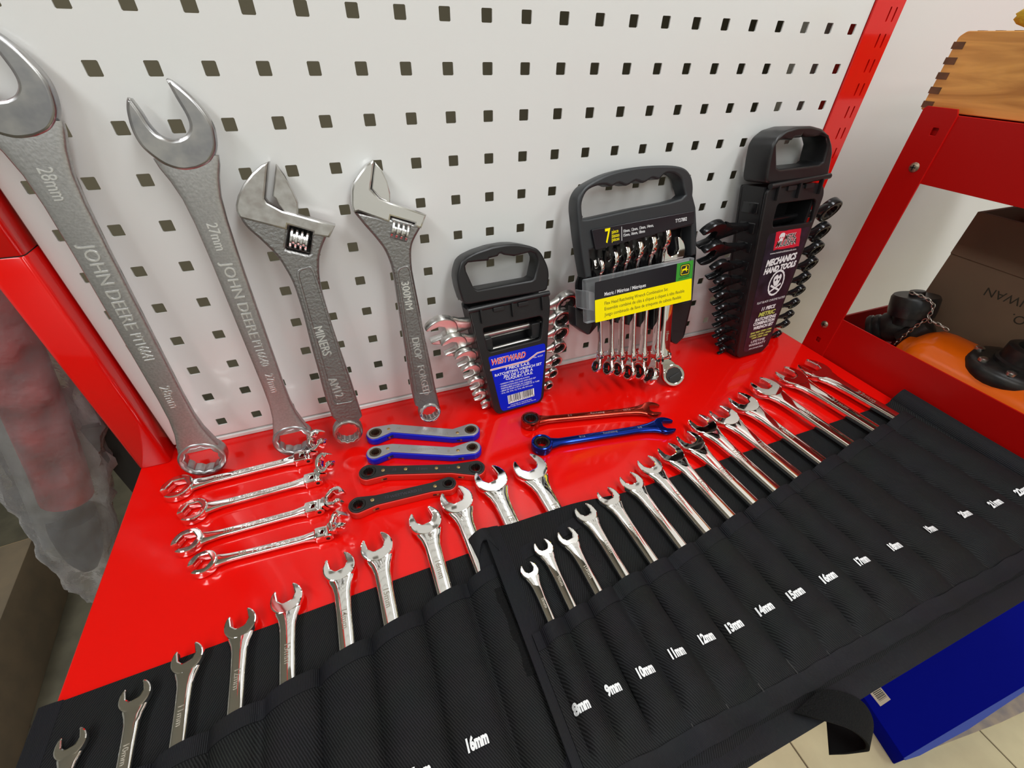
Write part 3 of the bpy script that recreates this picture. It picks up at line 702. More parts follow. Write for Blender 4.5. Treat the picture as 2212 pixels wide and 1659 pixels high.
# ================================================================ loose tools on the bench
Z1 = zoomer(330, 900, 2.989)
def flare_wrench(label, size_txt, ringq, jointq, headq, s, flip, t_at):
    z = 6.0
    a = bp(*Z1(*ringq), z); b = bp(*Z1(*jointq), z); c = bp(*Z1(*headq), z)
    fr = wframe(a, b - a, (0, 0, 1))
    root = thing('flare_nut_wrench', label, 'wrench', fr, group='flex-head flare nut wrenches')
    L = (b - a).length
    # open ring: six-point ring with a gap at the far side
    ro, ri = 1.0 * s, 0.56 * s
    gap = R(21); base = R(-62)
    out = [(ro * math.cos(base + gap + (2 * math.pi - 2 * gap) * k / 30), ro * math.sin(base + gap + (2 * math.pi - 2 * gap) * k / 30)) for k in range(31)]
    inn = []
    for k in range(31):
        t = base - gap * 1.25 - (2 * math.pi - 2.5 * gap) * k / 30
        hexr = ri / math.cos(((t + math.pi / 6) % (math.pi / 3)) - math.pi / 6) * 0.98
        inn.append((hexr * math.cos(t), hexr * math.sin(t)))
    G().slab(out + inn, -4.6, 4.6, bev=1.3, res=2).obj('flare_ring', 'chrome', root, 40)
    prof = [(0.70 * s, 0.50 * s, 3.0, 0), (0.95 * s, 0.50 * s, 3.1, 0), (1.3 * s, 0.42 * s, 3.0, 0), (2.0 * s, 0.33 * s, 2.8, 0), (3.0 * s, 0.31 * s, 2.6, 0), (L * 0.6, 0.30 * s, 2.6, 0), (L * 0.80, 0.31 * s, 2.8, 0), (L * 0.86, 0.36 * s, 3.6, 0), (L * 0.91, 0.44 * s, 4.6, 0)]
    G().loft(shaft_rings(prof, 3.4)).obj('shaft', 'chrome', root, 40)
    w = 0.50 * s
    G().slab(rquad([(-w, L * 0.89), (w, L * 0.89), (w, L * 1.0), (-w, L * 1.0)], 2.5), -5.2, 5.2, holes=[rrect(-w * 0.34, w * 0.34, L * 0.945, L * 0.985, 0.4, 2)], bev=1.2).obj('hinge_fork', 'chrome', root, 40)
    M = Matrix.Translation((0, L * 1.005, 0)) @ Matrix.Rotation(math.pi / 2, 4, 'Y')
    G().lathe([(0.6, -w * 1.04), (4.4, -w * 1.04), (5.0, -w * 0.96), (5.0, w * 0.96), (4.4, w * 1.04), (0.6, w * 1.04)], 20, M).obj('hinge_barrel', 'chrome', root, 35)
    G().lathe([(0.2, -w * 1.07), (2.0, -w * 1.07), (2.0, w * 1.07), (0.2, w * 1.07)], 14, M).obj('hinge_pin', 'dark_hole', root, 35)
    # tilted head
    tip = fr.loc(c); hd = (tip.to_2d() - Vector((0, L))).length
    T = Matrix.Translation((0, L * 1.005, 0)) @ Matrix.Rotation(math.atan2(-tip.x, tip.y - L), 4, 'Z') @ Matrix.Rotation(R(flip), 4, 'X')
    g = G().box(-0.20 * s, 0.20 * s, 2, 0.75 * s, -3.2, 3.2, T).box(-0.42 * s, 0.42 * s, 0.42 * s, 0.66 * s, -4.4, 4.4, T)
    cc = 1.45 * s; out = []; inn = []
    base = R(62)
    for k in range(27):
        t = base + gap + (2 * math.pi - 2 * gap) * k / 26; out.append((0.82 * s * math.cos(t), cc + 0.82 * s * math.sin(t)))
        t = base - gap * 1.4 - (2 * math.pi - 2.8 * gap) * k / 26; hexr = 0.48 * s / math.cos(((t) % (math.pi / 3)) - math.pi / 6)
        inn.append((hexr * math.cos(t), cc + hexr * math.sin(t)))
    g.slab(out + inn, -4.8, 4.8, bev=1.2, M=T)
    g.obj('flex_head', 'chrome', root, 40)
    put_text(size_txt, 'size_marking', 'chrome_etch', root, (0, L * 0.30), 5.6, rot=math.pi / 2, z=2.75, depth=0.12)
    put_text('Mac Tools', 'maker_marking', 'raised_steel', root, (0, L * 0.53), 6.4, rot=math.pi / 2, z=2.6, shear=0.35, width=1.25, depth=0.25)
    put_text(size_txt, 'size_marking', 'raised_steel', root, (0, L * 0.75), 5.0, rot=math.pi / 2, z=2.7, depth=0.2)
    return root
flare_wrench('chrome flex-head flare nut wrench marked 9/16, uppermost of four below the panel', '9/16', (165, 462), (1000, 258), (1150, 180), 15.5, 48, 0)
flare_wrench('chrome flex-head flare nut wrench marked 1/2, second of four from the panel', '1/2', (265, 612), (1062, 400), (1170, 330), 13.8, 50, 0)
flare_wrench('chrome flex-head flare nut wrench marked 7/16 with its head lying flattest', '7/16', (230, 812), (1072, 585), (1215, 545), 13.5, 24, 0)
flare_wrench('chrome flex-head flare nut wrench marked 3/8, nearest the left tool roll', '3/8', (330, 952), (1130, 752), (1235, 715), 12.2, 46, 0)

def chain_outline(pts, radii, n=14):
    """outline around a thick polyline with round ends"""
    L = []; Rr = []
    P = [Vector(q).to_2d() for q in pts]
    for i, q in enumerate(P):
        a = (P[i] - P[i - 1]).normalized() if i > 0 else (P[1] - P[0]).normalized()
        b = (P[i + 1] - P[i]).normalized() if i < len(P) - 1 else a
        t = (a + b).normalized(); nrm = Vector((-t.y, t.x)) / max(0.6, t.dot(a))
        L.append(q + nrm * radii[i]); Rr.append(q - nrm * radii[i])
    d0 = (P[1] - P[0]).normalized(); d1 = (P[-1] - P[-2]).normalized()
    a1 = math.atan2(d1.y, d1.x); a0 = math.atan2(d0.y, d0.x)
    e1 = [tuple(P[-1] + Vector((math.cos(a1 + math.pi / 2 - math.pi * k / n), math.sin(a1 + math.pi / 2 - math.pi * k / n))) * radii[-1]) for k in range(n + 1)]
    e0 = [tuple(P[0] + Vector((math.cos(a0 - math.pi / 2 - math.pi * k / n), math.sin(a0 - math.pi / 2 - math.pi * k / n))) * radii[0]) for k in range(n + 1)]
    return [tuple(q) for q in L[1:-1]] + e1 + [tuple(q) for q in reversed(Rr[1:-1])] + e0
def ratchet_box(label, cq, rad, tp, sidemat, platemat, boremat, rivets, txts, th=11.0):
    z = th
    pts = [bp(*Z1(*q), z) for q in cq]
    loc = Vector((sum(p.x for p in pts) / len(pts), sum(p.y for p in pts) / len(pts), 0))
    root = thing('ratcheting_box_wrench', label, 'wrench', loc=loc, group='flat ratcheting box wrenches')
    L = [p - loc for p in pts]
    bores = [circ(L[0].x, L[0].y, tp[0] * 1.0, 26), circ(L[-1].x, L[-1].y, tp[1], 26)]
    G().slab(chain_outline(L, rad), 0.4, th - 1.4, holes=bores, bev=1.0).obj('body', sidemat, root, 45)
    G().slab(chain_outline(L, [r - 1.1 for r in rad]), th - 1.8, th, holes=bores, bev=0.4).obj('face_plate', platemat, root, 45)
    for k, e in ((0, 0), (1, -1)):
        c = L[e]; r = tp[k]
        G().slab(circ(c.x, c.y, r * 0.99, 28), 0.6, th + 0.5, holes=[star12(c.x, c.y, r * 0.66, dep=0.14)], bev=0.6).obj('ratchet_ring', boremat, root, 40)
    for q in rivets:
        c = bp(*Z1(*q), z) - loc
        G().lathe([(0.1, th - 0.5), (2.0, th - 0.5), (2.0, th + 0.3), (1.2, th + 0.7), (0.1, th + 0.75)], 16, Matrix.Translation((c.x, c.y, 0))).obj('rivet', 'brass', root, 40)
    # selector levers on the near side
    for k, e, nb in ((0, 0, 1), (1, -1, -2)):
        d = (L[nb] - L[e]).normalized(); c = L[e] + d * (tp[k] + 7); c.z = 0; d.z = 0; nrm = Vector((-d.y, d.x, 0)); nrm = nrm if nrm.y < 0 else -nrm
        i = 1 if k == 0 else len(rad) - 2; sg = (L[nb] - L[e]).length; rl = rad[e] + (rad[i] - rad[e]) * min(1, (tp[k] + 7) / sg)
        M = Matrix.Translation(c + nrm * (rl - 0.5)) @ Matrix.Rotation(math.atan2(d.y, d.x), 4, 'Z')
        G().box(-5, 5, -0.8, 0.8, 4.6, 6.0, M).obj('lever_slot', 'dark_hole', root, 0)
        G().box(-1.2, 1.2, -2.2, 2.2, 4.4, 6.4, M).obj('selector_lever', 'brass', root, 0)
    for st, q, size, k in txts:
        c = bp(*Z1(*q), z) - loc; d = (L[-1] - L[0])
        put_text(st, 'stamped_marking', k.pop('m', 'chrome_etch'), root, (c.x, c.y), size, rot=math.atan2(d.y, d.x) + k.pop('r', 0), z=th + 0.08, depth=0.08, **k)
    return root
ratchet_box('silver ratcheting box wrench with blue sides, one nearer the white panel', [(1437, 102), (1545, 72), (1935, 104), (2052, 82)], [11.5, 7.8, 7.8, 11.5], (7.6, 7.2), 'blue_plastic', 'silver_plate', 'ratchet_brown',
            [(1523, 80), (1967, 104)], [('10', (1585, 76), 5.5, {}), ('WESTWARD', (1750, 92), 4.2, {}), ('9', (1900, 108), 5.5, {})])
ratchet_box('silver ratcheting box wrench with blue sides, one next to the black wrenches', [(1437, 228), (1545, 200), (1935, 222), (2062, 196)], [11.0, 7.4, 7.4, 11.0], (6.8, 6.6), 'blue_plastic', 'silver_plate', 'ratchet_brown',
            [(1517, 206), (1970, 218)], [('7', (1590, 198), 5.5, {}), ('PROFESSIONAL', (1755, 210), 4.6, {}), ('8', (1910, 222), 5.5, {})])
ratchet_box('longer black ratcheting box wrench with red sides and four brass rivets', [(1392, 355), (1520, 343), (1930, 332), (2085, 328)], [11.5, 7.0, 7.0, 11.5], (8.0, 7.6), 'red_plastic', 'black_plate', 'ratchet_black',
            [(1487, 346), (1633, 338), (1832, 332), (1974, 326)], [('15', (1560, 342), 5, dict(m='grey_print')), ('15 mm', (1735, 336), 5, dict(m='grey_print')), ('14', (1905, 330), 5, dict(m='grey_print'))])
ratchet_box('shorter black ratcheting box wrench with red sides, touching a chrome jaw', [(1326, 566), (1440, 536), (1800, 452), (1908, 428)], [11.0, 7.2, 6.8, 9.6], (7.6, 6.2), 'red_plastic', 'black_plate', 'ratchet_black',
            [(1418, 538), (1823, 448)], [('12', (1510, 520), 5, dict(m='grey_print')), ('WESTWARD', (1620, 498), 5, dict(m='grey_print')), ('11', (1725, 474), 5, dict(m='grey_print'))])

Z3 = zoomer(1100, 860, 3.19)
def anod_wrench(label, ringq, jawq, s, m, jaw, txts):
    z = 6.5
    a = bp(*Z3(*ringq), z); b = bp(*Z3(*jawq), z)
    fr = wframe(b, b - a, (0, 0, 1))
    root = thing('ratcheting_wrench', label, 'wrench', fr, group='coloured ratcheting wrenches')
    D = (b - a).length
    combo_body(G(), s, D, ang=R(jaw), teeth=False, ring=False, sw=0.40, ringr=0.95).obj('wrench_body', m, root, 40)
    rr = 0.98 * s
    G().slab(circ(0, -D, rr, 34), -6.0, 6.0, holes=[circ(0, -D, rr * 0.74, 28)], bev=1.8).obj('ring_head', m, root, 40)
    G().slab(circ(0, -D, rr * 0.74, 28), -5.6, 5.6, holes=[star12(0, -D, rr * 0.52, dep=0.14)], bev=0.8).obj('ratchet_ring', 'ratchet_black', root, 40)
    for st, t, sz in txts:
        put_text(st, 'stamped_marking', 'raised_steel' if m == 'anodised_red' else 'silver_plate', root, (0, -D * t), sz, rot=math.pi / 2, z=0.17 * s + 1.2, depth=0.1)
    return root
anod_wrench('metallic red ratcheting combination wrench lying below the racks', (148, 158), (965, 78), 13.0, 'anodised_red', -14, [('15/16', 0.20, 4.5), ('Ratcheting', 0.45, 4.5), ('5/8', 0.68, 4.5)])
anod_wrench('metallic blue ratcheting combination wrench lying below the red one', (225, 322), (1055, 190), 13.5, 'anodised_blue', -14, [('5/8', 0.20, 4.5), ('Ratcheting', 0.45, 4.5), ('9/16', 0.68, 4.5)])

# ================================================================ wrench racks
def rack_wrench(fr, jq, rq, s, tilt, h, m, label, group, ringm, fi=14):
    a = Vector((*fr.px(*rq, h), h)); b = Vector((*fr.px(*jq, h), h))
    A = fr.world(a); B = fr.world(b); d = B - A
    nrm = fr.n * math.cos(R(tilt)) - fr.v * math.sin(R(tilt))
    f2 = wframe(B, d, nrm)
    root = thing('rack_wrench', label, 'wrench', f2, group=group)
    D = d.length
    combo_body(G(), s, D, ang=R(fi), teeth=False, ring=False, sw=0.30, th=0.46 * s + 1.2, sh=0.16 * s + 0.8, ringr=0.9).obj('wrench_body', m, root, 40)
    rr = 0.90 * s; t = 0.48 * s + 1.4
    G().slab(circ(0, -D, rr, 30), -t / 2 - 0.4, t / 2 + 0.4, holes=[circ(0, -D, rr * 0.74, 26)], bev=min(1.5, 0.11 * s)).obj('ring_head', m, root, 40)
    G().slab(circ(0, -D, rr * 0.745, 26), -t / 2 + 0.3, t / 2 - 0.3, holes=[star12(0, -D, rr * 0.56, dep=0.14)], bev=0.3).obj('ratchet_ring', ringm, root, 40)
    return root
def moved(pts, off): return [(x + off[0], y + off[1]) for x, y in pts]

# ---------------------------------------------------------------- small rack, blue label
FW = lean((350, -74, 0), 4, 12.5)
ZW = zoomer(880, 480, 3.95)
W = lambda x, y, h=0.0: FW.px(*ZW(x, y), h)
rk = thing('wrench_rack', 'black plastic wrench rack with a blue label and seven silver wrenches', 'tool rack', FW, group='plastic wrench racks')
hand = [W(*q) for q in [(520, 706), (478, 692), (440, 570), (426, 490), (430, 430), (455, 345), (500, 300), (590, 255), (720, 212), (850, 188), (940, 186), (1050, 203), (1115, 228), (1150, 268), (1190, 350), (1207, 400), (1212, 460), (1196, 575), (1170, 590)]]
hhole = [W(*q) for q in [(520, 347), (600, 338), (695, 330), (702, 310), (775, 292), (786, 274), (806, 265), (828, 280), (915, 292), (1000, 270), (1060, 255), (1095, 270), (1115, 318), (1115, 345), (1086, 480), (1060, 497), (600, 580), (568, 560), (505, 420), (498, 375)]]
G().slab(rquad(hand, 3, 2), -24, 0, holes=[hhole], bev=2.2, res=3).obj('carry_handle', 'black_plastic', rk, 40)
body = rquad([W(530, 735), W(1205, 600), W(1222, 700), W(1165, 1490), W(1140, 1535), W(775, 1640), W(742, 1610)], 4)
wind = rquad([W(645, 905), W(1140, 800), W(1160, 830), W(1138, 1000), W(705, 1112), W(685, 1085)], 3)
G().slab(body, -5, 0, holes=[wind], bev=1.2, res=2).obj('front_plate', 'black_plastic', rk, 40)
G().slab(body, -33, -27, bev=1.2).obj('back_plate', 'black_plastic', rk, 40)
lq = [W(536, 770), W(600, 760), W(800, 1600), W(746, 1612)]; rq_ = [W(1160, 690), W(1219, 680), W(1163, 1500), W(1110, 1530)]
lq2 = [lq[0], (lq[0][0] + 5, lq[0][1]), (lq[3][0] + 5, lq[3][1]), lq[3]]; rq2 = [(rq_[1][0] - 5, rq_[1][1]), rq_[1], rq_[2], (rq_[2][0] - 5, rq_[2][1])]
for q in (lq2, rq2): G().slab(q, -27, -5).obj('side_rail', 'black_plastic', rk, 40)
b0, b1 = Vector(W(525, 752)), Vector(W(1205, 600))
G().tube([(b0.x - 1, b0.y - 1, -1), (b1.x + 1, b1.y - 1, -1)], 3.2, 12).obj('hinge_bar', 'black_plastic', rk, 50)
for q in [(622, 770), (888, 715), (1142, 660)]:
    c = W(*q); G().slab([(c[0] - 1.2, c[1] + 4), (c[0] + 1.2, c[1] + 4), (c[0] + 0.6, c[1] - 13), (c[0] - 0.6, c[1] - 13)], -1, 4, bev=0.4).obj('rib', 'black_plastic', rk, 40)
for q in [(775, 738), (985, 695)]:
    c = W(*q); G().slab(rrect(c[0] - 7, c[0] + 7, c[1] - 2.5, c[1] + 2.5, 1), -2, 2.4, bev=0.5).obj('clip', 'black_plastic', rk, 40)
for q0, q1 in (((660, 1000), (735, 1085)), ((1060, 870), (1140, 980))):
    p0, p1_ = W(q0[0], q0[1], -6), W(q1[0], q1[1], -6)
    G().slab(rrect(min(p0[0], p1_[0]), max(p0[0], p1_[0]), min(p0[1], p1_[1]), max(p0[1], p1_[1]), 1.5), -26, -6, bev=1).obj('inner_block', 'black_plastic', rk, 40)
lab = rquad([W(688, 1152), W(1172, 1032), W(1178, 1075), W(1138, 1500), W(1112, 1530), W(815, 1612), W(796, 1590)], 3)
bl = G().slab(lab, 0.0, 0.35).obj('blue_label', 'blue_label', rk, 0)
def wt(st, q0, q1, hgt, m='white_print', h=0.4, **k): return fit_text(st, 'label_print', m, bl, W(*q0), W(*q1), hgt, z=h, depth=0.03, **k)
wt('WESTWARD', (716, 1200), (1010, 1128), 7.6, 'white_print', 0.40, bold=0.55, shear=0.25)
wt('WESTWARD', (716, 1200), (1010, 1128), 7.6, 'red_print', 0.50, bold=0.12, shear=0.25)
st1 = [W(705, 1255), W(1020, 1175), W(1105, 1110), W(1172, 1092), W(1172, 1102), W(1110, 1122), W(1025, 1190), W(706, 1270)]
G().slab(st1, 0.36, 0.42).obj('label_stripe', 'white_print', bl, 0)
st2 = [W(706, 1260), W(1022, 1181), W(1107, 1115), W(1172, 1096), W(1172, 1099), W(1109, 1118), W(1024, 1185), W(706, 1264)]
G().slab(st2, 0.43, 0.48).obj('label_stripe', 'red_print', bl, 0)
wt('No. RCK7', (1078, 1155), (1155, 1135), 2.0)
wt('7 PIECE S.A.E.', (835, 1252), (1045, 1202), 3.4, bold=0.12)
wt('RATCHETING WRENCH SET', (745, 1310), (1145, 1205), 3.4, bold=0.12)
wt('JEU DE 7 CLÉS À', (818, 1318), (1070, 1255), 3.4, bold=0.12)
wt('CLIQUET, S.A.E.', (838, 1338), (1070, 1282), 3.4, bold=0.12)
for st, q0, q1 in [('· CARBON STEEL CONSTRUCTION', (785, 1385), (1040, 1318)), ('· COMBINATION BOX AND OPEN END SET', (788, 1405), (1095, 1325)), ("· FABRIQUÉES D'ACIER AU CARBON", (790, 1424), (1060, 1354)),
                   ('· SÉRIE DE CLÉS À BOUT OUVERT ET À TUBE', (793, 1444), (1125, 1352)), ('· 5/16, 3/8, 7/16, 1/2, 9/16, 5/8, 3/4 in./po.', (796, 1463), (1070, 1388))]:
    wt(st, q0, q1, 1.9, bold=0.02)
bc = [W(853, 1480), W(1078, 1415), W(1083, 1480), W(862, 1550)]
G().slab(bc, 0.36, 0.42).obj('barcode_ground', 'white_print', bl, 0)
rnd = random.Random(3); g = G(); t = 0.03
while t < 0.96:
    w_ = rnd.choice([0.008, 0.014, 0.02, 0.03])
    A0, A1 = Vector(bc[0]).lerp(Vector(bc[1]), t), Vector(bc[0]).lerp(Vector(bc[1]), t + w_); B0, B1 = Vector(bc[3]).lerp(Vector(bc[2]), t), Vector(bc[3]).lerp(Vector(bc[2]), t + w_)
    B0 = A0.lerp(B0, 0.78); B1 = A1.lerp(B1, 0.78)
    g.add([(*B0, 0.45), (*B1, 0.45), (*A1, 0.45), (*A0, 0.45)], [(0, 1, 2, 3)]); t += w_ + rnd.choice([0.01, 0.016, 0.024])
g.obj('barcode_bars', 'dark_print', bl, 0)
wt('6 72143 05994 8', (865, 1537), (1080, 1474), 1.7, 'dark_print', 0.46)
wt('IMPORTED BY IMPORTE PAR:', (880, 1560), (1060, 1508), 1.4); wt('WESTWARD TOOLS EDMONTON TEL 2T2', (852, 1582), (1095, 1512), 1.4)
WS = [19, 16, 14.3, 12.7, 11.1, 9.5, 7.9]
WJ = [(315, 905), (415, 1030), (512, 1145), (555, 1258), (600, 1365), (625, 1465), (682, 1545)]
WR = [(1350, 685), (1310, 815), (1298, 938), (1285, 1062), (1258, 1182), (1235, 1285), (1203, 1390)]
NUM = ['topmost of seven', 'second from the top', 'third from the top', 'fourth from the top', 'fifth from the top', 'sixth from the top', 'lowest of seven']
for i in range(7):
    rack_wrench(FW, ZW(*WJ[i]), ZW(*WR[i]), WS[i], 25, -16, 'chrome_dull', 'silver ratcheting wrench in the blue-labelled rack, ' + NUM[i], 'silver wrenches in the blue-labelled rack', 'dark_hole')

# ---------------------------------------------------------------- hanging set with yellow card
FJ = lean((580, -97, 0), 4, 15.5)
ZJ = zoomer(1180, 340, 3.191)
J = lambda x, y, h=0.0: FJ.px(*ZJ(x, y), h)
jd = thing('wrench_holder', 'black carry holder with yellow and green card and seven chrome flex-head wrenches', 'tool holder', FJ, group='plastic wrench racks')
outer = crom([J(*q) for q in [(275, 835), (255, 720), (232, 560), (218, 430), (212, 350), (222, 275), (262, 208), (340, 155), (460, 102), (620, 66), (780, 54), (900, 58), (968, 82), (1005, 135), (1016, 200), (1013, 262)]], 4) + [J(1034, 345), J(1042, 500), J(1036, 670), J(1004, 680), J(1005, 470), J(300, 640), J(318, 826)]
hole = crom([J(*q) for q in [(250, 380), (250, 310), (282, 236), (345, 198), (415, 188), (455, 200), (505, 178), (560, 195), (620, 162), (675, 176), (735, 143), (780, 152), (825, 112), (885, 112), (932, 145), (946, 205), (934, 284), (600, 355), (285, 424), (258, 408)]], 3, True)
G().slab(outer, -20, 0, holes=[hole], bev=2.5, res=3).obj('carry_handle', 'grey_plastic', jd, 40)
G().slab(rquad([J(302, 498), J(1008, 367), J(1004, 456), J(330, 640)], 2), -1, 3.5, bev=0.8).obj('header_plate', 'label_black', jd, 30)
bk = [J(300, 600, -26), J(1005, 440, -26), J(1030, 640, -26), J(1000, 990, -26), J(945, 1235, -26), J(890, 1290, -26), J(858, 1270, -26), J(800, 1200, -26), J(380, 1120, -26), J(290, 1225, -26), J(215, 1170, -26), J(200, 870, -26)]
G().slab(rquad(bk, 4), -28, -24, bev=1).obj('back_plate', 'black_gloss', jd, 40)
for q in ([(200, 1030), (320, 1150), (292, 1228), (205, 1165)], [(862, 1020), (1000, 992), (940, 1240), (892, 1288), (862, 1268)]):
    G().slab(rquad([J(*p_, -8) for p_ in q], 3), -26, -8, bev=1.2).obj('side_wing', 'black_plastic', jd, 40)
case = [J(272, 848, 7), J(1022, 690, 7), J(1002, 985, 7), J(280, 1148, 7)]
G().slab(rquad(case, 1.5), -1, 7.0, bev=0.6).obj('clear_case', 'clear_case', jd, 40)
G().slab(rquad([J(235, 920, 0), J(330, 930, 0), J(330, 1060, 0), J(240, 1045, 0)], 1.5), -12, 1, bev=0.6).obj('case_clip', 'clear_case', jd, 40)
H = 7.2
card = [J(335, 862, H), J(1016, 706, H), J(998, 982, H), J(338, 1140, H)]
cd_ = G().slab(rquad(card, 1.5), H - 0.2, H).obj('card', 'label_black', jd, 0)
G().slab(rquad([J(335, 985, H), J(1003, 833, H), J(998, 982, H), J(338, 1140, H)], 1.2), H, H + 0.1).obj('yellow_field', 'yellow_print', cd_, 0)
G().slab([J(902, 733, H), J(1014, 707, H), J(1004, 833, H), J(892, 858, H)], H, H + 0.12).obj('green_field', 'green_print', cd_, 0)
def jt(st, q0, q1, hgt, m, par, h=H + 0.15, **k): return fit_text(st, 'card_print', m, par, J(*q0, h), J(*q1, h), hgt, z=h, depth=0.03, **k)
jt('Metric / Métricas / Métriques', (402, 945), (687, 880), 4.4, 'white_print', cd_, bold=0.08)
jt('Flex Head Ratcheting Wrench Combination Set', (402, 1008), (838, 908), 4.2, 'dark_print', cd_)
jt('Ensemble combiné de clés à cliquet à cliquet à tête flexible', (402, 1046), (952, 920), 4.2, 'dark_print', cd_)
jt('Juego combinado de llave de trinquete de cabeza flexible', (402, 1086), (930, 962), 4.2, 'dark_print', cd_)
# leaping-deer badge
e0, e1 = Vector(J(925, 762, H)), Vector(J(985, 748, H)); c = (Vector(J(922, 800, H)) + Vector(J(990, 750, H))) / 2; w_ = (Vector(J(988, 770, H)) - Vector(J(920, 786, H))).length / 2
G().slab(moved(rrect(-w_, w_, -w_ * 0.9, w_ * 0.9, w_ * 0.35), c), H + 0.12, H + 0.18).obj('badge_border', 'dark_print', cd_, 0)
G().slab(moved(rrect(-w_ * 0.84, w_ * 0.84, -w_ * 0.75, w_ * 0.75, w_ * 0.28), c), H + 0.18, H + 0.22, holes=[moved(rrect(-w_ * 0.76, w_ * 0.76, -w_ * 0.67, w_ * 0.67, w_ * 0.24), c)]).obj('badge_line', 'yellow_print', cd_, 0)
deer = [(-0.62, 0.05), (-0.45, 0.22), (-0.15, 0.20), (0.10, 0.32), (0.16, 0.52), (0.05, 0.62), (0.22, 0.58), (0.42, 0.50), (0.34, 0.36), (0.36, 0.10), (0.62, -0.02), (0.60, -0.12), (0.28, -0.05), (0.45, -0.38), (0.34, -0.36), (0.10, -0.06), (-0.20, -0.05), (-0.40, -0.12), (-0.60, -0.48), (-0.66, -0.36), (-0.55, -0.10)]
G().slab([(c.x + x * w_, c.y + y * w_ * 0.9) for x, y in deer], H + 0.2, H + 0.26).obj('badge_deer', 'yellow_print', cd_, 0)
jt('JOHN DEERE', (912, 838), (985, 818), 1.8, 'dark_print', cd_, bold=0.04)
h2 = 3.6
hp = jd
jt('7', (407, 548), (444, 540), 15.5, 'yellow_print', jd, h2, bold=0.5)
for st, q0, q1 in (('piece', (452, 515), (497, 505)), ('piezas', (452, 543), (504, 532)), ('pièces', (452, 570), (504, 558))): jt(st, q0, q1, 4.2, 'yellow_print', jd, h2, bold=0.05)
G().slab([J(518, 478, h2), J(521, 477, h2), J(522, 574, h2), J(519, 575, h2)], h2, h2 + 0.1).obj('divider_line', 'white_print', jd, 0)
jt('10mm, 12mm, 13mm, 14mm,', (532, 510), (740, 468), 3.4, 'white_print', jd, h2, bold=0.04)
jt('15mm, 16mm, 18mm', (532, 538), (680, 508), 3.4, 'white_print', jd, h2, bold=0.04)
jt('TY27882', (890, 440), (970, 424), 4.2, 'white_print', jd, h2, bold=0.04)
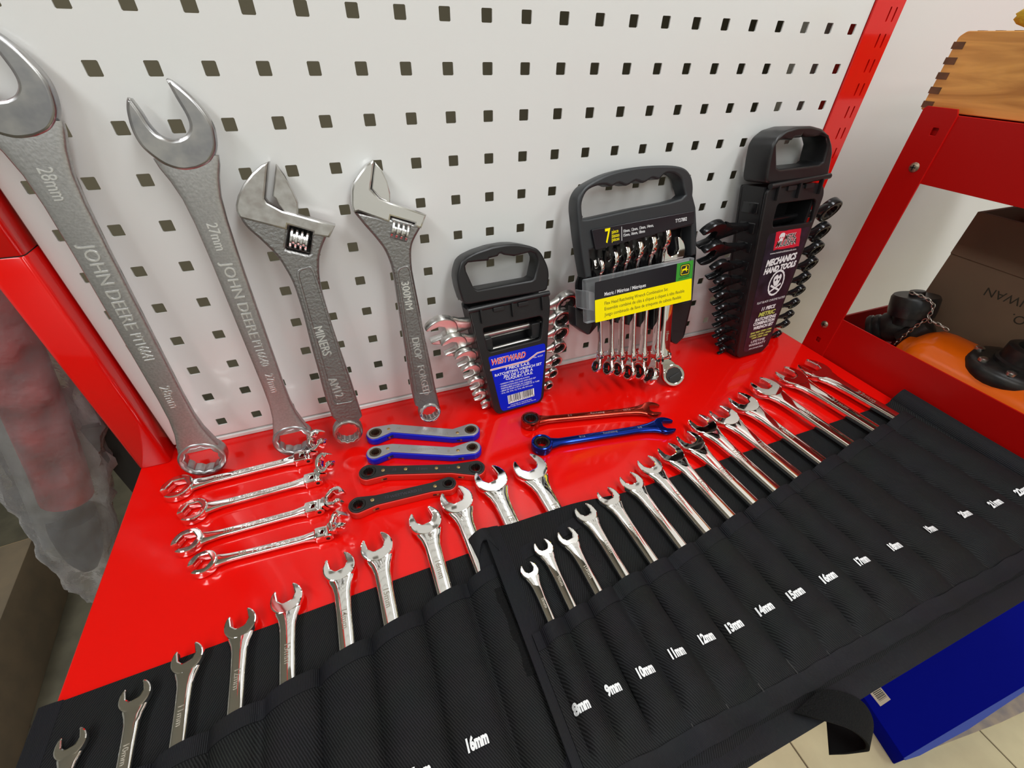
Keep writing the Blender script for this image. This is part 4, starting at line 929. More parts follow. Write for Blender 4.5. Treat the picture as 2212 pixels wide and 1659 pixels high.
# the seven flex-head wrenches
def flex_wrench(i, s, topq, jointq, endq, spin, label, h):
    t = Vector((*J(*topq, h), h)); j_ = Vector((*J(*jointq, h), h)); he = {6: 24.0, 5: 0.0}.get(i, h); e = Vector((*J(*endq, he), he))
    T, Jw, E = FJ.world(t), FJ.world(j_), FJ.world(e)
    d = (T - Jw); dn = d.normalized()
    side = FJ.n.cross(dn).normalized()
    nrm = FJ.n * math.cos(R(spin)) + side * math.sin(R(spin))
    fr = wframe(T, d, nrm); root = thing('flex_head_wrench', label, 'wrench', fr, group='flex-head wrenches in the yellow-card holder')
    D = d.length
    g = G(); th = 0.38 * s + 1
    g.slab(jaw_outline(s, R(14), False), -th / 2, th / 2, bev=1.0)
    prof = [(-0.6 * s, 0.72 * s, 0.17 * s, 0), (-1.0 * s, 0.52 * s, 0.18 * s, 0), (-1.8 * s, 0.42 * s, 0.17 * s, 0), (-D * 0.7, 0.40 * s, 0.17 * s, 0), (-D * 0.88, 0.42 * s, 0.18 * s, 0), (-D * 0.94, 0.50 * s, 0.26 * s, 0), (-D * 0.97, 0.55 * s, 0.34 * s, 0), (-D * 0.985, 0.50 * s, 0.30 * s, 0)]
    g.loft(shaft_rings(prof, 3.4)); g.obj('wrench_body', 'chrome', root, 40)
    w_ = 0.46 * s
    g = G()
    for sd in (-1, 1):
        g.slab(rquad([(sd * w_, -D * 0.93), (sd * w_ * 0.55, -D * 0.93), (sd * w_ * 0.55, -D - 0.28 * s), (sd * w_, -D - 0.28 * s)], 1.2), -0.30 * s, 0.30 * s, bev=0.5)
    g.obj('hinge_fork', 'chrome', root, 40)
    M = Matrix.Translation((0, -D, 0)) @ Matrix.Rotation(math.pi / 2, 4, 'Y')
    G().lathe([(0.2, -w_ * 1.05), (0.17 * s, -w_ * 1.05), (0.17 * s, w_ * 1.05), (0.2, w_ * 1.05)], 16, M).obj('hinge_pin', 'dark_hole', root, 35)
    el = fr.loc(E); v = Vector((el.x, el.y + D, el.z))
    L = max(1.0 * s, v.length)
    ang = math.atan2(v.z, -v.y)
    Tm = Matrix.Translation((0, -D, 0)) @ Matrix.Rotation(math.atan2(v.x, -v.y), 4, 'Z') @ Matrix.Rotation(-ang, 4, 'X')
    rr = 0.88 * s; tt = 0.50 * s
    if i == 6:
        E = bp(*ZJ(872, 1500), 15.5); f3 = wframe(E, Jw - E, (-0.35, -0.60, 0.72)); L = min(30.0, (Jw - E).length); L = 26.0
        Tm = fr.mm().inverted() @ f3.mm() @ Matrix.Translation((0, L, 0))
    g = G().slab(circ(0, -L, rr, 32), -tt / 2, tt / 2, holes=[circ(0, -L, rr * 0.72, 26)], bev=1.0, M=Tm)
    g.slab([(-w_ * 0.5, 0.1 * s), (w_ * 0.5, 0.1 * s), (rr * 0.75, -L + rr * 0.6), (-rr * 0.75, -L + rr * 0.6)], -tt * 0.4, tt * 0.4, bev=0.8, M=Tm)
    g.obj('flex_ring', 'chrome', root, 40)
    G().slab(circ(0, -L, rr * 0.725, 26), -tt * 0.46, tt * 0.46, holes=[star12(0, -L, rr * 0.5, dep=0.14)] if i < 6 else [], bev=0.3, M=Tm).obj('ratchet_ring', 'ratchet_black', root, 40)
    if i == 6:
        G().box(-rr * 0.5, rr * 0.5, -L - 1.2, -L + 1.2, tt * 0.4, tt * 0.62, Tm @ Matrix.Translation((0, 0, 0))).obj('hub_bar', 'black_plastic', root, 30)
        put_text('18mm', 'size_marking', 'chrome_etch', root, (0, -D * 0.75), 6, rot=-math.pi / 2, z=0.18 * s, depth=0.1)
    return root
tops = [(362, 762), (452, 712), (530, 682), (612, 650), (700, 620), (790, 565), (868, 672)]
joint = [(372, 1372), (446, 1378), (513, 1378), (590, 1385), (664, 1382), (752, 1390), (812, 1392)]
ends = [(348, 1440), (430, 1452), (500, 1458), (572, 1478), (648, 1472), (728, 1506), (872, 1508)]
SZ = [10, 12, 13, 14, 15, 16, 18]
LJ = ['leftmost and smallest', 'second from the left', 'third from the left', 'fourth from the left', 'fifth from the left', 'sixth from the left', 'rightmost, turned face-on']
for i in range(7):
    flex_wrench(i, SZ[i], tops[i], joint[i], ends[i], 4 if i == 6 else 92, 'chrome flex-head wrench in the yellow-card holder, ' + LJ[i], -10 if i < 6 else -8)

# ---------------------------------------------------------------- tall rack of black wrenches
FM = lean((760, -80, 0), 4, 7.5)
ZM = zoomer(1480, 250, 3.016)
Mq = lambda x, y, h=0.0: FM.px(*ZM(x, y), h)
mk = thing('wrench_rack', 'tall black wrench rack with pink-and-black label holding black wrenches', 'tool rack', FM, group='plastic wrench racks')
hand = [Mq(*q) for q in [(545, 445), (530, 430), (532, 395), (550, 290), (570, 200), (600, 145), (660, 95), (740, 70), (830, 66), (900, 85), (945, 130), (962, 190), (965, 240), (950, 320), (935, 395), (920, 400)]]
hhole = [Mq(*q) for q in [(600, 190), (615, 165), (650, 152), (700, 160), (715, 145), (760, 142), (770, 120), (785, 140), (850, 138), (895, 128), (925, 145), (935, 195), (905, 300), (880, 320), (620, 348), (602, 335)]]
G().slab(rquad(hand, 3, 2), -36, 0, holes=[hhole], bev=3, res=3).obj('carry_handle', 'black_plastic', mk, 40)
bo = rquad([Mq(536, 500), Mq(560, 470), Mq(890, 440), Mq(908, 470), Mq(905, 520), Mq(545, 1490), Mq(500, 1540), Mq(352, 1578), Mq(340, 1560)], 4)
wi = rquad([Mq(605, 575), Mq(840, 542), Mq(855, 560), Mq(825, 695), Mq(575, 728), Mq(572, 700)], 4)
G().slab(bo, -5, 0, holes=[wi], bev=1.4).obj('front_plate', 'black_plastic', mk, 40)
bk = [Mq(530, 430, -44), Mq(900, 400, -44), Mq(560, 1480, -44), Mq(380, 1530, -44)]
A0, A1, A2, A3 = Mq(540, 470), Mq(905, 440), Mq(505, 1530), Mq(345, 1575)
G().slab(rquad([A0, A1, A2, A3], 4), -42, -37, bev=1.4).obj('back_plate', 'black_plastic', mk, 40)
G().slab([A0, (A0[0] + 5, A0[1]), (A3[0] + 5, A3[1]), A3], -37, -5).obj('side_rail', 'black_plastic', mk, 40)
G().slab([(A1[0] - 5, A1[1]), A1, A2, (A2[0] - 5, A2[1])], -37, -5).obj('side_rail', 'black_plastic', mk, 40)
# slot shrouds on the left side, one per wrench
MJ = [(185, 765), (182, 885), (222, 995), (240, 1088), (238, 1180), (242, 1258), (235, 1332), (228, 1408), (242, 1464), (250, 1524)]
MR = [(932, 612), (872, 756), (840, 868), (806, 966), (766, 1058), (736, 1140), (704, 1222), (672, 1296), (648, 1356), (600, 1422)]
b0, b1 = Mq(555, 462), Mq(940, 392)
G().tube([(b0[0], b0[1], 0), (b1[0], b1[1], 0)], 3.6, 12).obj('hinge_bar', 'black_plastic', mk, 50)
for q in [(600, 470), (738, 455), (880, 430)]:
    c = Mq(*q); G().slab([(c[0] - 1.4, c[1] + 3), (c[0] + 1.4, c[1] + 3), (c[0] + 0.7, c[1] - 15), (c[0] - 0.7, c[1] - 15)], -1, 4.5, bev=0.4).obj('rib', 'black_plastic', mk, 40)
for q in [(690, 470), (805, 455)]:
    c = Mq(*q); G().slab(rrect(c[0] - 8, c[0] + 8, c[1] - 3, c[1] + 3, 1), -2, 2.5, bev=0.5).obj('clip', 'black_plastic', mk, 40)
for k in range(-1, 10):
    if k >= 0:
        j_ = Vector(Mq(*MJ[k], -20)); r_ = Vector(Mq(*MR[k], -20)); dd = (r_ - j_).normalized()
    else:
        j_ = Vector(Mq(150, 640, -20)); dd = dd0 if False else Vector((1, 0.02)).normalized()
    # where the shank meets the left rail
    tt = 0
    for it in range(200):
        p_ = j_ + dd * it; f_ = (A0[1] - p_.y) / (A0[1] - A3[1]); xl = A0[0] + (A3[0] - A0[0]) * f_
        if p_.x > xl: break
    hgt = 9 - 0.5 * max(k, 0)
    g = G()
    g.slab(rquad([(xl - 1.5, p_.y - hgt), (xl + 4, p_.y - hgt), (xl + 4, p_.y + hgt), (xl - 1.5, p_.y + hgt * 0.5)], 1.5), -33, -9, bev=0.8)
    g.obj('slot_shroud', 'black_gloss', mk, 40)
lab = rquad([Mq(552, 772), Mq(812, 722), Mq(808, 745), Mq(540, 1470), Mq(512, 1505), Mq(385, 1540), Mq(380, 1520), Mq(535, 800)], 3)
ml = G().slab(lab, 0.0, 0.35).obj('label_panel', 'label_violet', mk, 0)
def mt(st, q0, q1, hgt, m='white_print', h=0.45, **k): return fit_text(st, 'label_print', m, ml, Mq(*q0), Mq(*q1), hgt, z=h, depth=0.03, **k)
rnd = random.Random(9)
pk = [(592, 758), (756, 730), (740, 850), (575, 875)]
ro = []
for i in range(4):
    a, b = Vector(Mq(*pk[i])), Vector(Mq(*pk[(i + 1) % 4]))
    for k in range(8): p_ = a.lerp(b, k / 8); ro.append((p_.x + rnd.uniform(-0.6, 0.6), p_.y + rnd.uniform(-0.6, 0.6)))
G().slab(ro, 0.35, 0.45).obj('pink_patch', 'pink_print', ml, 0)
c = Vector(Mq(628, 792))
G().slab(crom([(c.x + 5.5 * x, c.y + 5.5 * y) for x, y in [(-1, 0.1), (-0.7, 0.9), (0, 1.1), (0.8, 0.9), (1, 0.2), (0.7, -0.4), (0.5, -1.0), (-0.5, -1.0), (-0.6, -0.4)]], 4, True), 0.45, 0.5, holes=[circ(c.x - 2, c.y - 0.5, 1.3, 8), circ(c.x + 2.2, c.y - 0.5, 1.3, 8)]).obj('skull_mark', 'white_print', ml, 0)
for m_, hh_, b_ in (('white_print', 0.5, 0.75), ('dark_print', 0.56, 0.28)):
    mt('METAL', (646, 795), (722, 780), 7.0, m_, hh_, bold=b_, shear=0.2); mt('MULISHA', (590, 842), (722, 815), 7.5, m_, hh_, bold=b_, shear=0.2)
mt('www.metalmulishatoolz.com', (552, 900), (722, 868), 2.6)
mt('MECHANICS', (527, 968), (724, 912), 9.0, bold=0.7, shear=0.15); mt('HAND TOOLS', (512, 1020), (720, 962), 8.0, bold=0.7, shear=0.15)
c = Vector(Mq(592, 1088)); ex = (Vector(Mq(640, 1078)) - c)
a_ = ex.length
G().slab([(c.x + a_ * math.cos(t) * (1 + 0.03 * (k % 2)), c.y + a_ * 1.22 * math.sin(t) * (1 + 0.03 * (k % 2))) for k, t in ((k, 2 * math.pi * k / 40) for k in range(40))], 0.4, 0.46, holes=[[(c.x + a_ * 0.86 * math.cos(2 * math.pi * k / 30), c.y + a_ * 1.05 * math.sin(2 * math.pi * k / 30)) for k in range(30)]]).obj('crest_ring', 'white_print', ml, 0)
g = G()
for sg in (-1, 1):
    g.slab([(c.x + sg * -a_ * 0.75, c.y - a_ * 0.75), (c.x + sg * -a_ * 0.65, c.y - a_ * 0.9), (c.x + sg * a_ * 0.7, c.y - a_ * 0.25), (c.x + sg * a_ * 0.62, c.y - a_ * 0.08)], 0.4 + 0.03 * sg, 0.46 + 0.03 * sg)
g.slab(crom([(c.x + a_ * 0.5 * x, c.y + a_ * 0.25 + a_ * 0.55 * y) for x, y in [(-1, 0), (-0.9, 0.7), (-0.2, 1.0), (0.2, 0.6), (0.6, 1.0), (1, 0.5), (0.8, -0.2), (0.4, -0.9), (-0.4, -0.9)]], 3, True), 0.4, 0.46, holes=[circ(c.x - a_ * 0.2, c.y + a_ * 0.3, a_ * 0.12, 8), circ(c.x + a_ * 0.2, c.y + a_ * 0.3, a_ * 0.12, 8)])
g.obj('crest_skull', 'white_print', ml, 0)
mt('FLAT BLACK CHROME PLATED', (468, 1225), (648, 1178), 3.4)
mt('11 PIECE', (497, 1262), (586, 1238), 5.5, bold=0.3, shear=0.15); mt('METRIC', (478, 1300), (585, 1272), 6.5, 'lime_print', bold=0.35, shear=0.15)
mt('RATCHETING', (455, 1335), (590, 1300), 5.0, bold=0.3, shear=0.15); mt('COMBINATION', (443, 1362), (582, 1325), 5.0, bold=0.3, shear=0.15); mt('WRENCH SET', (443, 1388), (572, 1352), 5.0, bold=0.3, shear=0.15)
mt('8MM 9MM 10MM 11MM', (425, 1422), (560, 1384), 3.0, 'lime_print', bold=0.1); mt('12MM 13MM 14MM', (420, 1440), (556, 1402), 3.0, 'lime_print', bold=0.1); mt('15MM 17MM 19MM', (432, 1452), (535, 1424), 3.0, 'lime_print', bold=0.1)
mt('LIFETIME', (428, 1475), (518, 1450), 4.2); mt('WARRANTY', (412, 1500), (520, 1470), 4.2); mt('MM-SWHDCR002', (414, 1522), (505, 1496), 2.6)
MS = [20, 18, 16, 15, 13.5, 12.5, 11.5, 10.5, 9.5, 8.5]
NT = ['topmost'] + ['%s from the top' % o for o in ORD[1:9]] + ['lowest']
for i in range(10):
    rack_wrench(FM, ZM(*MJ[i]), ZM(*MR[i]), MS[i], 28, -22, 'black_chrome', 'black combination wrench in the tall black rack, ' + NT[i], 'black wrenches in the tall rack', 'ratchet_black', 16)

# ================================================================ red shelving rack at the right
RX = 870.0
SIDE = Frame((RX, 0, 0), (0, -1, 0), (0, 0, 1))                 # u = -y, v = z, n = -x : seen from the bench
rack = thing('shelving_rack', 'red painted steel shelving rack at the right with two beams', 'shelf', SIDE)
scr = []
def rp(x, y, h=0.0): return SIDE.px(x, y, h)
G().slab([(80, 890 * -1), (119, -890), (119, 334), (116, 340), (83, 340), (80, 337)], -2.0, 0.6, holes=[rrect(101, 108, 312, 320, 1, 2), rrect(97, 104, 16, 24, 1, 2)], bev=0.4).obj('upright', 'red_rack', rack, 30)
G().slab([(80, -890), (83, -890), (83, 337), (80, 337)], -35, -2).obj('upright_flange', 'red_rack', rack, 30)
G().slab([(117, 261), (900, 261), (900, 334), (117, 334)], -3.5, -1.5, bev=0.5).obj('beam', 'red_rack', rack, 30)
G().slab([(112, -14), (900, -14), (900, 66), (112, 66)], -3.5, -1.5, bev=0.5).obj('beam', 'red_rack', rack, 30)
G().box(82, 900, 331, 333, -420, -3.5).box(20, 82, 331, 333, -420, -150).obj('shelf_deck', 'red_rack', rack, 0)  # rear strip of the upper deck is added, out of sight, to shade the wall
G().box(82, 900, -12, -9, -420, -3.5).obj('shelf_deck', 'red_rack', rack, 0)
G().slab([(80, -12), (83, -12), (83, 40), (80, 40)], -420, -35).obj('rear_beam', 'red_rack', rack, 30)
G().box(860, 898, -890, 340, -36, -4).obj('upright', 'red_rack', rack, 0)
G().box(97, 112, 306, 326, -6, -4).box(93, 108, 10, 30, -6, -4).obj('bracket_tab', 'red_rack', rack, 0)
for (x, y) in ((104, 277), (98.5, 47)):
    s_ = G().lathe([(0.3, 0.5), (5.6, 0.5), (5.8, 1.2), (4.6, 2.6), (2.4, 3.4), (0.3, 3.6)], 20, Matrix.Translation((x, y, 0))).obj('screw', 'screw_steel', rack, 40)
    G().box(-3, 3, -0.6, 0.6, 3.0, 3.8, Matrix.Translation((x, y, 0))).box(-0.6, 0.6, -3, 3, 3.0, 3.8, Matrix.Translation((x, y, 0))).obj('cross_recess', 'dark_hole', s_, 0)

# wooden finger-jointed box on the upper shelf
wb = thing('wooden_box', 'varnished wooden box with dark finger joints on the upper red shelf', 'box', loc=(985, -240, 334))
def wbx(x0, x1, y0, y1, z0, z1): return G().box(x0 - 985, x1 - 985, y0 + 240, y1 + 240, z0 - 334, z1 - 334)
wl = Vector((985, -240, 334))
g = G().slab(rquad([(68, 0.3), (410, 0.3), (410, 76), (75, 76), (69, 71)], 2.5), -10, 0, bev=1.0)
Mw = Matrix(((0, 0, -1, -100), (-1, 0, 0, 240), (0, 1, 0, 0), (0, 0, 0, 1)))
G().add(g.v, g.f, Mw).obj('side_board', 'wood', wb, 30)
wbx(896, 1080, -80, -70, 334.3, 408).obj('end_board', 'wood', wb, 0)
wbx(1070, 1080, -410, -80, 334.3, 408).obj('side_board', 'wood', wb, 0)
wbx(896, 1080, -410, -400, 334.3, 408).obj('end_board', 'wood', wb, 0)
wbx(896, 1070, -400, -80, 334.3, 340).obj('bottom_board', 'wood', wb, 0)
for k in range(5):
    z = 337 + k * 14.2
    wbx(884.4, 897, -79.5, -67.4, z, z + 6.6).obj('finger_joint', 'end_grain', wb, 0)
for k in range(18):
    y = -84 - k * 17
    wbx(886.5, 894, y - 6, y, 406, 410.4).obj('top_grain', 'end_grain', wb, 0)
# yellow duster on the box
yd = Frame((905, 0, 0), (0, -1, 0), (0, 0, 1)); q = yd.px(2212, 75, 0)
g = G(); loc = Vector((902, -q[0] - 14, q[1] - 2))
n1, n2 = 14, 10
rings = []
for i in range(1, n2):
    a = math.pi * i / n2
    rings.append([Vector((9 * math.sin(a) * math.cos(2 * math.pi * j / n1), 30 * math.sin(a) * math.sin(2 * math.pi * j / n1), 13 * math.cos(a))) * (1 + 0.25 * noise.noise(Vector((i * 1.7, j * 2.1, 4)))) for j in range(n1)])
zmin = min(v.z for r_ in rings for v in r_)
loc.z = 410.6 - zmin
g.loft(rings); o = g.obj('duster', 'yellow_fluff', None, 70); o.location = loc * 0.001
tag(o, 'small fluffy yellow duster lying on top of the wooden box', 'duster')

# cardboard carton on the lower shelf
cb = thing('cardboard_box', 'brown cardboard carton with upside-down print on the lower red shelf', 'box', loc=(1060, -330, -9))
cl_ = Vector((1060, -330, -9))
Mc = Matrix(((0, 0, -1, 980 - cl_.x), (-1, 0, 0, -cl_.y), (0, 1, 0, -cl_.z), (0, 0, 0, 1)))
G().add(*slab([(146, -8.5), (520, -8.5), (520, 225), (146, 225)], -4, 0, bev=1), Mc).obj('carton_side', 'cardboard', cb, 30)
G().box(984 - cl_.x, 1140 - cl_.x, -150 - cl_.y, -146 - cl_.y, 0.5, 234).box(1136 - cl_.x, 1140 - cl_.x, -520 - cl_.y, -150 - cl_.y, 0.5, 234).box(984 - cl_.x, 1136 - cl_.x, -520 - cl_.y, -516 - cl_.y, 0.5, 234).obj('carton_walls', 'cardboard', cb, 0)
G().add(*slab([(146, 168), (520, 164), (520, 225), (146, 225)], 0.2, 1.8, bev=0.6), Mc).obj('carton_flap', 'cardboard', cb, 30)
CF = Frame((980, 0, 0), (0, -1, 0), (0, 0, 1))
vs, fs = text('MADE IN TAIWAN', 11 / 0.7, width=1.0, depth=0.05)
p0 = Vector(CF.px(2130, 628)); p1_ = Vector(CF.px(2210, 654)); d = p0 - p1_
xs = max(q.x for q in vs)
vs = [Vector((q.x - xs, q.y, q.z)) for q in vs]
Mt = Mc @ Matrix.Translation((p0.x, p0.y, 0.15)) @ Matrix.Rotation(math.atan2(d.y, d.x), 4, 'Z')
G().add(vs, fs, Mt).obj('carton_print', 'dark_print', cb, 0)
vs, fs = text('C.O.', 11 / 0.7, depth=0.05)
p2 = Vector(CF.px(2215, 695)); Mt = Mc @ Matrix.Translation((p2.x, p2.y, 0.15)) @ Matrix.Rotation(math.atan2(d.y, d.x), 4, 'Z')
G().add(vs, fs, Mt).obj('carton_print', 'dark_print', cb, 0)

# black pipe fitting with chained cap, lying behind the lower beam
Z8 = zoomer(1700, 400, 3.19)
FT = Frame((925, 0, 0), (0, -1, 0), (0, 0, 1))
def ft(x, y, h=0.0):
    q = FT.px(*Z8(x, y), h); return FT.world((q[0], q[1], h))
pf = thing('pipe_fitting', 'black cast fitting with a plugged cap behind the lower red beam', 'fitting', loc=(930, -180, -9))
pl = Vector((930, -180, -9))
def tubeobj(a, b, prof, nm, mt_):
    a, b = Vector(a), Vector(b); z = (b - a).normalized(); x = z.orthogonal().normalized(); y = z.cross(x); L = (b - a).length
    M = Matrix((x, y, z)).transposed().to_4x4(); M.translation = a - pl
    return G().lathe([(r_, t * L) for r_, t in prof], 30, M).obj(nm, mt_, pf, 40)
c0, c1 = ft(880, 880, -2), ft(900, 760, -2)
tubeobj(ft(560, 990, -5), ft(900, 960, -25), [(0.5, 0), (19, 0), (21, 0.05), (21, 0.12), (19, 0.14), (21, 0.2), (21, 0.27), (19, 0.3), (22, 0.36), (24, 0.6), (22, 0.95), (0.5, 1.0)], 'threaded_body', 'black_iron')
tubeobj(ft(830, 960, -12), ft(895, 758, -12), [(0.5, 0), (20, 0.05), (20, 0.3), (27, 0.34), (28, 0.55), (28, 0.92), (26, 1.0), (10, 1.0), (9, 0.98), (0.5, 0.98)], 'cap', 'black_iron')
tubeobj(ft(895, 760, -12), ft(905, 725, -12), [(0.5, 0), (9, 0.0), (9, 0.9), (7, 1.0), (0.5, 1.0)], 'cap_plug', 'black_iron')
tubeobj(ft(780, 1060, -4), ft(1010, 960, -10), [(0.5, 0), (13, 0.02), (14, 0.3), (12, 0.9), (0.5, 1.0)], 'side_outlet', 'black_iron')
pth = [ft(*q, 14) for q in [(850, 740), (905, 755), (955, 775), (990, 800), (1010, 830), (1000, 870), (975, 905), (985, 935), (1030, 950), (1075, 975), (1110, 1000)]]
pth2 = [ft(*q, 16) for q in [(960, 925), (915, 955), (870, 985), (820, 1025), (780, 1060), (740, 1095)]]
ch = thing('safety_chain', 'thin steel link chain hanging from the black fitting cap', 'chain', loc=tuple(pth[5]))
link = None
for path in (pth, pth2):
    dist = [0]
    for i in range(1, len(path)): dist.append(dist[-1] + (path[i] - path[i - 1]).length)
    n = int(dist[-1] / 5.2)
    for k in range(n):
        s_ = (k + 0.5) / n * dist[-1]
        i = max(j for j in range(len(dist)) if dist[j] <= s_); i = min(i, len(path) - 2)
        t = (s_ - dist[i]) / max(1e-6, dist[i + 1] - dist[i]); p_ = path[i].lerp(path[i + 1], t); d = (path[i + 1] - path[i]).normalized()
        n_ = d.cross(Vector((-1, 0, 0))).normalized(); b_ = d.cross(n_)
        if k % 2: n_, b_ = b_, -n_
        if link is None:
            pts = [(3.6 * math.cos(a), 1.9 * math.sin(a), 0) for a in (2 * math.pi * j / 14 for j in range(14))]
            link = G().tube(pts, 0.62, 6, True).obj('chain_link', 'chain_steel', ch, 60); o = link
        else:
            o = bpy.data.objects.new('chain_link', link.data); COL.objects.link(o); o.parent = ch
        M = Matrix((d, n_, b_)).transposed().to_4x4(); M.translation = (p_ - Vector(pth[5])) * 0.001; o.matrix_local = M

# orange hydraulic cylinder beside it
oc = thing('orange_cylinder', 'glossy orange steel cylinder with a black valve head on the lower shelf', 'cylinder', loc=(962, -300, -9))
ol = Vector((962, -300, -9))
A_, B_ = Vector((926, -186, 40.3)), Vector((927, -520, 40.3))
z = (B_ - A_).normalized(); x = z.orthogonal().normalized(); y = z.cross(x); L = (B_ - A_).length
M = Matrix((x, y, z)).transposed().to_4x4(); M.translation = A_ - ol
G().lathe([(0.5, 0), (26, 0), (28, 2), (29, 8), (40, 16), (47, 26), (49, 40), (49, L - 30), (44, L - 10), (30, L), (0.5, L)], 44, M).obj('cylinder_body', 'orange_paint', oc, 50)
FO = Frame((950, 0, 0), (0, -1, 0), (0, 0, 1))
def fo(x, y, h=0.0):
    q = FO.px(x, y, h); return FO.world((q[0], q[1], h))
p_ = fo(2150, 742); base = p_ - ol
def up_lathe(prof, c, nm, mt_, n=30, par=oc): return G().lathe(prof, n, Matrix.Translation(c)).obj(nm, mt_, par, 40)
vx = Vector((923, p_.y - 22, 0)) - ol; vx.z = 0
up_lathe([(0.5, 78), (42, 78), (45, 84), (45, 92), (40, 98), (30, 100), (0.5, 100)], vx + Vector((6, -12, 0)), 'valve_base', 'black_iron')
up_lathe([(0.5, 98), (27, 98), (27, 104), (24, 106), (24, 122), (21, 124), (16, 124), (15, 112), (0.5, 112)], vx + Vector((6, -18, 0)), 'valve_head', 'black_iron')
for a in (150, 200, 100):
    up_lathe([(0.3, 98), (5, 98), (5, 101.5), (3, 103), (0.3, 103)], vx + Vector((6 + 36 * math.cos(R(a)), -12 + 36 * math.sin(R(a)), 0)), 'bolt', 'chain_steel', 12)

# ================================================================ blue carton on the floor at the right
TBZ = FLOOR + 46
TB = Frame((0, 0, TBZ), (1, 0, 0), (0, 1, 0))
tq = [Vector(TB.px(*q)) for q in [(1866, 1507), (1955, 1641), (2212, 1487)]]
c0 = tq[1]; e1 = (tq[2] - tq[1]).normalized() ; e2 = (tq[0] - tq[1]).normalized()
bx = thing('blue_carton', 'dark blue cardboard carton on the floor below the bench front', 'box', loc=(c0.x, c0.y, FLOOR))
W_, D_ = 700, 420
def bq(a, b): return (e1.x * a + e2.x * b, e1.y * a + e2.y * b)
G().slab(rquad([bq(0, 0), bq(W_, 0), bq(W_, D_), bq(0, D_)], 3, 3), 0.5, 46, bev=1.5).obj('carton_body', 'blue_card', bx, 40)
G().slab([bq(4, 2), bq(120, -10), bq(330, -30), bq(W_, -50), bq(W_, 8), bq(4, 4)], 0.5, 4, bev=0.8).obj('carton_flap', 'card_edge', bx, 40)
G().slab([bq(0, -1), bq(40, -6), bq(200, -10), bq(420, -5), bq(W_, -8), bq(W_, 3), bq(0, 3)], 44, 46.4, bev=0.5).obj('worn_edge', 'blue_worn', bx, 40)
bm_ = Matrix.Identity(4)
def tb(x, y): q = TB.px(x, y, 0.4); return Vector((q[0] - c0.x, q[1] - c0.y, 46.0))
sq = [tb(*q) for q in [(1878, 1496), (1901, 1483), (1924, 1511), (1902, 1526)]]
G().slab([(q.x, q.y) for q in sq], 46.0, 46.5, M=bm_).obj('barcode_sticker', 'sticker', bx, 0)
g = G(); rnd = random.Random(5); t = 0.12
while t < 0.75:
    w_ = rnd.choice([0.02, 0.04, 0.06])
    f = lambda a, b: sq[0].lerp(sq[3], a).lerp(sq[1].lerp(sq[2], a), b)
    q = [f(t, 0.18), f(t + w_, 0.18), f(t + w_, 0.92), f(t, 0.92)]
    g.add([(v.x, v.y, 46.55) for v in q], [(0, 1, 2, 3)], bm_); t += w_ + rnd.choice([0.03, 0.05])
g.obj('barcode_bars', 'dark_print', bx, 0)

# ================================================================ bagged part hanging left of the bench, and clutter on the floor
BP = Frame((0, 30, 0), (1, 0, 0), (0, 0, 1))
def bgp(x, y, h=0.0):
    q = BP.px(x, y, h); return BP.world((q[0], q[1], h))
ax = [bgp(-68, 560), bgp(-8, 720), bgp(62, 880), bgp(115, 1010), bgp(155, 1130), bgp(195, 1240), bgp(215, 1290)]
rad = [48, 50, 52, 50, 42, 30, 14]
bag = thing('bagged_part', 'grey and red metal part in a clear plastic bag, left of the bench', 'bag', loc=tuple(ax[4]))
al = Vector(ax[4])
pts = []; rr_ = []
for i in range(len(ax) - 1):
    for k in range(8):
        t = k / 8; pts.append(ax[i].lerp(ax[i + 1], t)); rr_.append(rad[i] + (rad[i + 1] - rad[i]) * smooth01(t))
pts.append(ax[-1]); rr_.append(rad[-1])
n = 56; rings = []
dirv = (ax[-1] - ax[0]).normalized(); sx = Vector((1, 0, 0)); sx = (sx - dirv * sx.dot(dirv)).normalized(); sy = dirv.cross(sx)
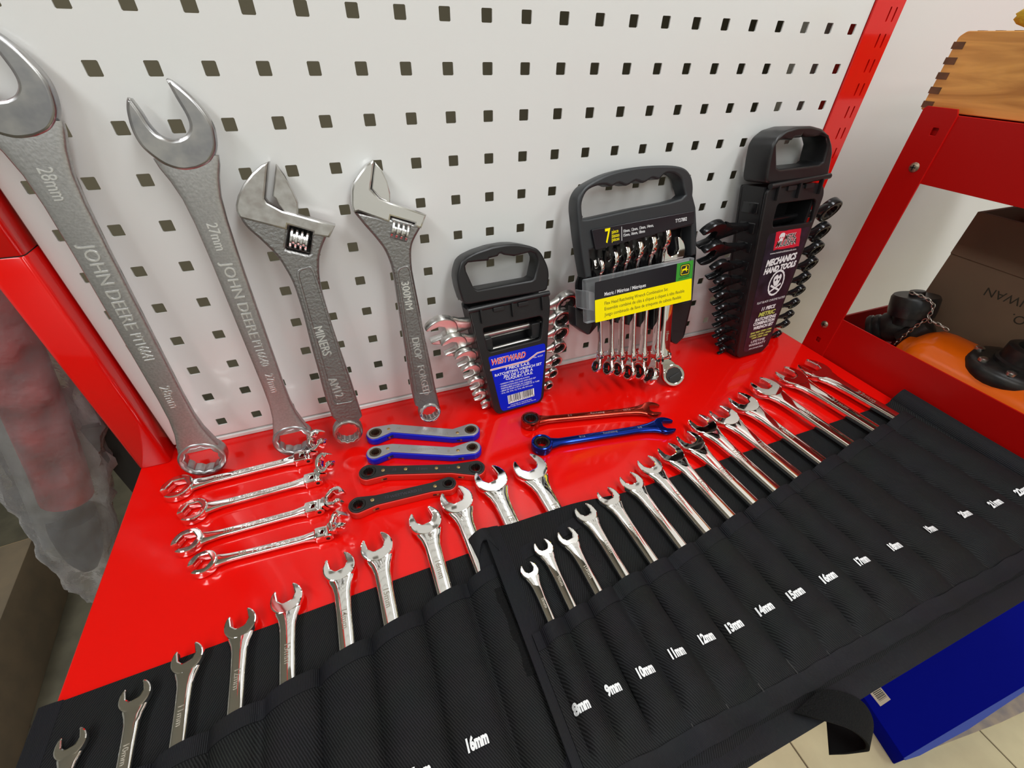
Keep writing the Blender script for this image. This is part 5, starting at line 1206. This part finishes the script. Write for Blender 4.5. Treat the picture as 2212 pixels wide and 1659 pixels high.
for i, p_ in enumerate(pts):
    ring = []
    for j in range(n):
        a = 2 * math.pi * j / n
        q = Vector((math.cos(a) * 2.2, math.sin(a) * 2.2, i * 0.35)); f = 1 + 0.22 * noise.noise(q) + 0.16 * abs(noise.noise(q * 2.3)) - 0.06 * abs(noise.noise(q * 5.1 + Vector((7, 3, 1))))
        ring.append(p_ - al + sx * (rr_[i] * f * math.cos(a)) + sy * (rr_[i] * 0.62 * f * math.sin(a)))
    rings.append(ring)
G().loft(rings).obj('plastic_bag', 'clear_film', bag, 38)
G().tube([q - al + Vector((4, 0, 0)) for q in pts[2:-20]], 25, 20).obj('red_cylinder', 'red_rack', bag, 50)
G().tube([q - al + Vector((-22, 8, 0)) for q in pts[0:-12]], 17, 16).obj('grey_tube', 'silver_plate', bag, 50)
G().tube([q - al + Vector((0, 4, 0)) for q in pts[-18:-9]], [24, 25, 25, 24, 23, 21, 19, 15, 10], 20).obj('black_end', 'black_plastic', bag, 50)
ds = G().box(-150, -96, 38, 46, -420, 30).obj('dark_board', 'dark_sheet', None, 0)
tag(ds, 'dark board standing behind the plastic bag beside the red upright', 'board')
PL = Frame((0, 0, -700), (1, 0, 0), (0, 1, 0))
q = [Vector(PL.px(*p_)) for p_ in [(26, 1105), (71, 1160), (0, 1340)]]
pk_ = thing('timber_plank', 'weathered timber plank lying on the floor at the left edge', 'plank', loc=(q[1].x, q[1].y, FLOOR))
d = (q[2] - q[1]).normalized(); e = (q[0] - q[1]).normalized(); e = (e - d * e.dot(d)).normalized()
Mp = Matrix((Vector((d.x, d.y, 0)), Vector((e.x, e.y, 0)), Vector((0, 0, 1)))).transposed().to_4x4()
w_ = 260
G().slab(rquad([(0, 0), (900, 0), (900, w_), (0, w_)], 3), 0.5, 190, bev=2, M=Mp).obj('plank_body', 'plank_side', pk_, 40)
G().slab(rquad([(-2.5, 2), (0, 2), (0, w_ - 2), (-2.5, w_ - 2)], 0.5), 2, 188, M=Mp).obj('plank_end', 'plank_end', pk_, 40)
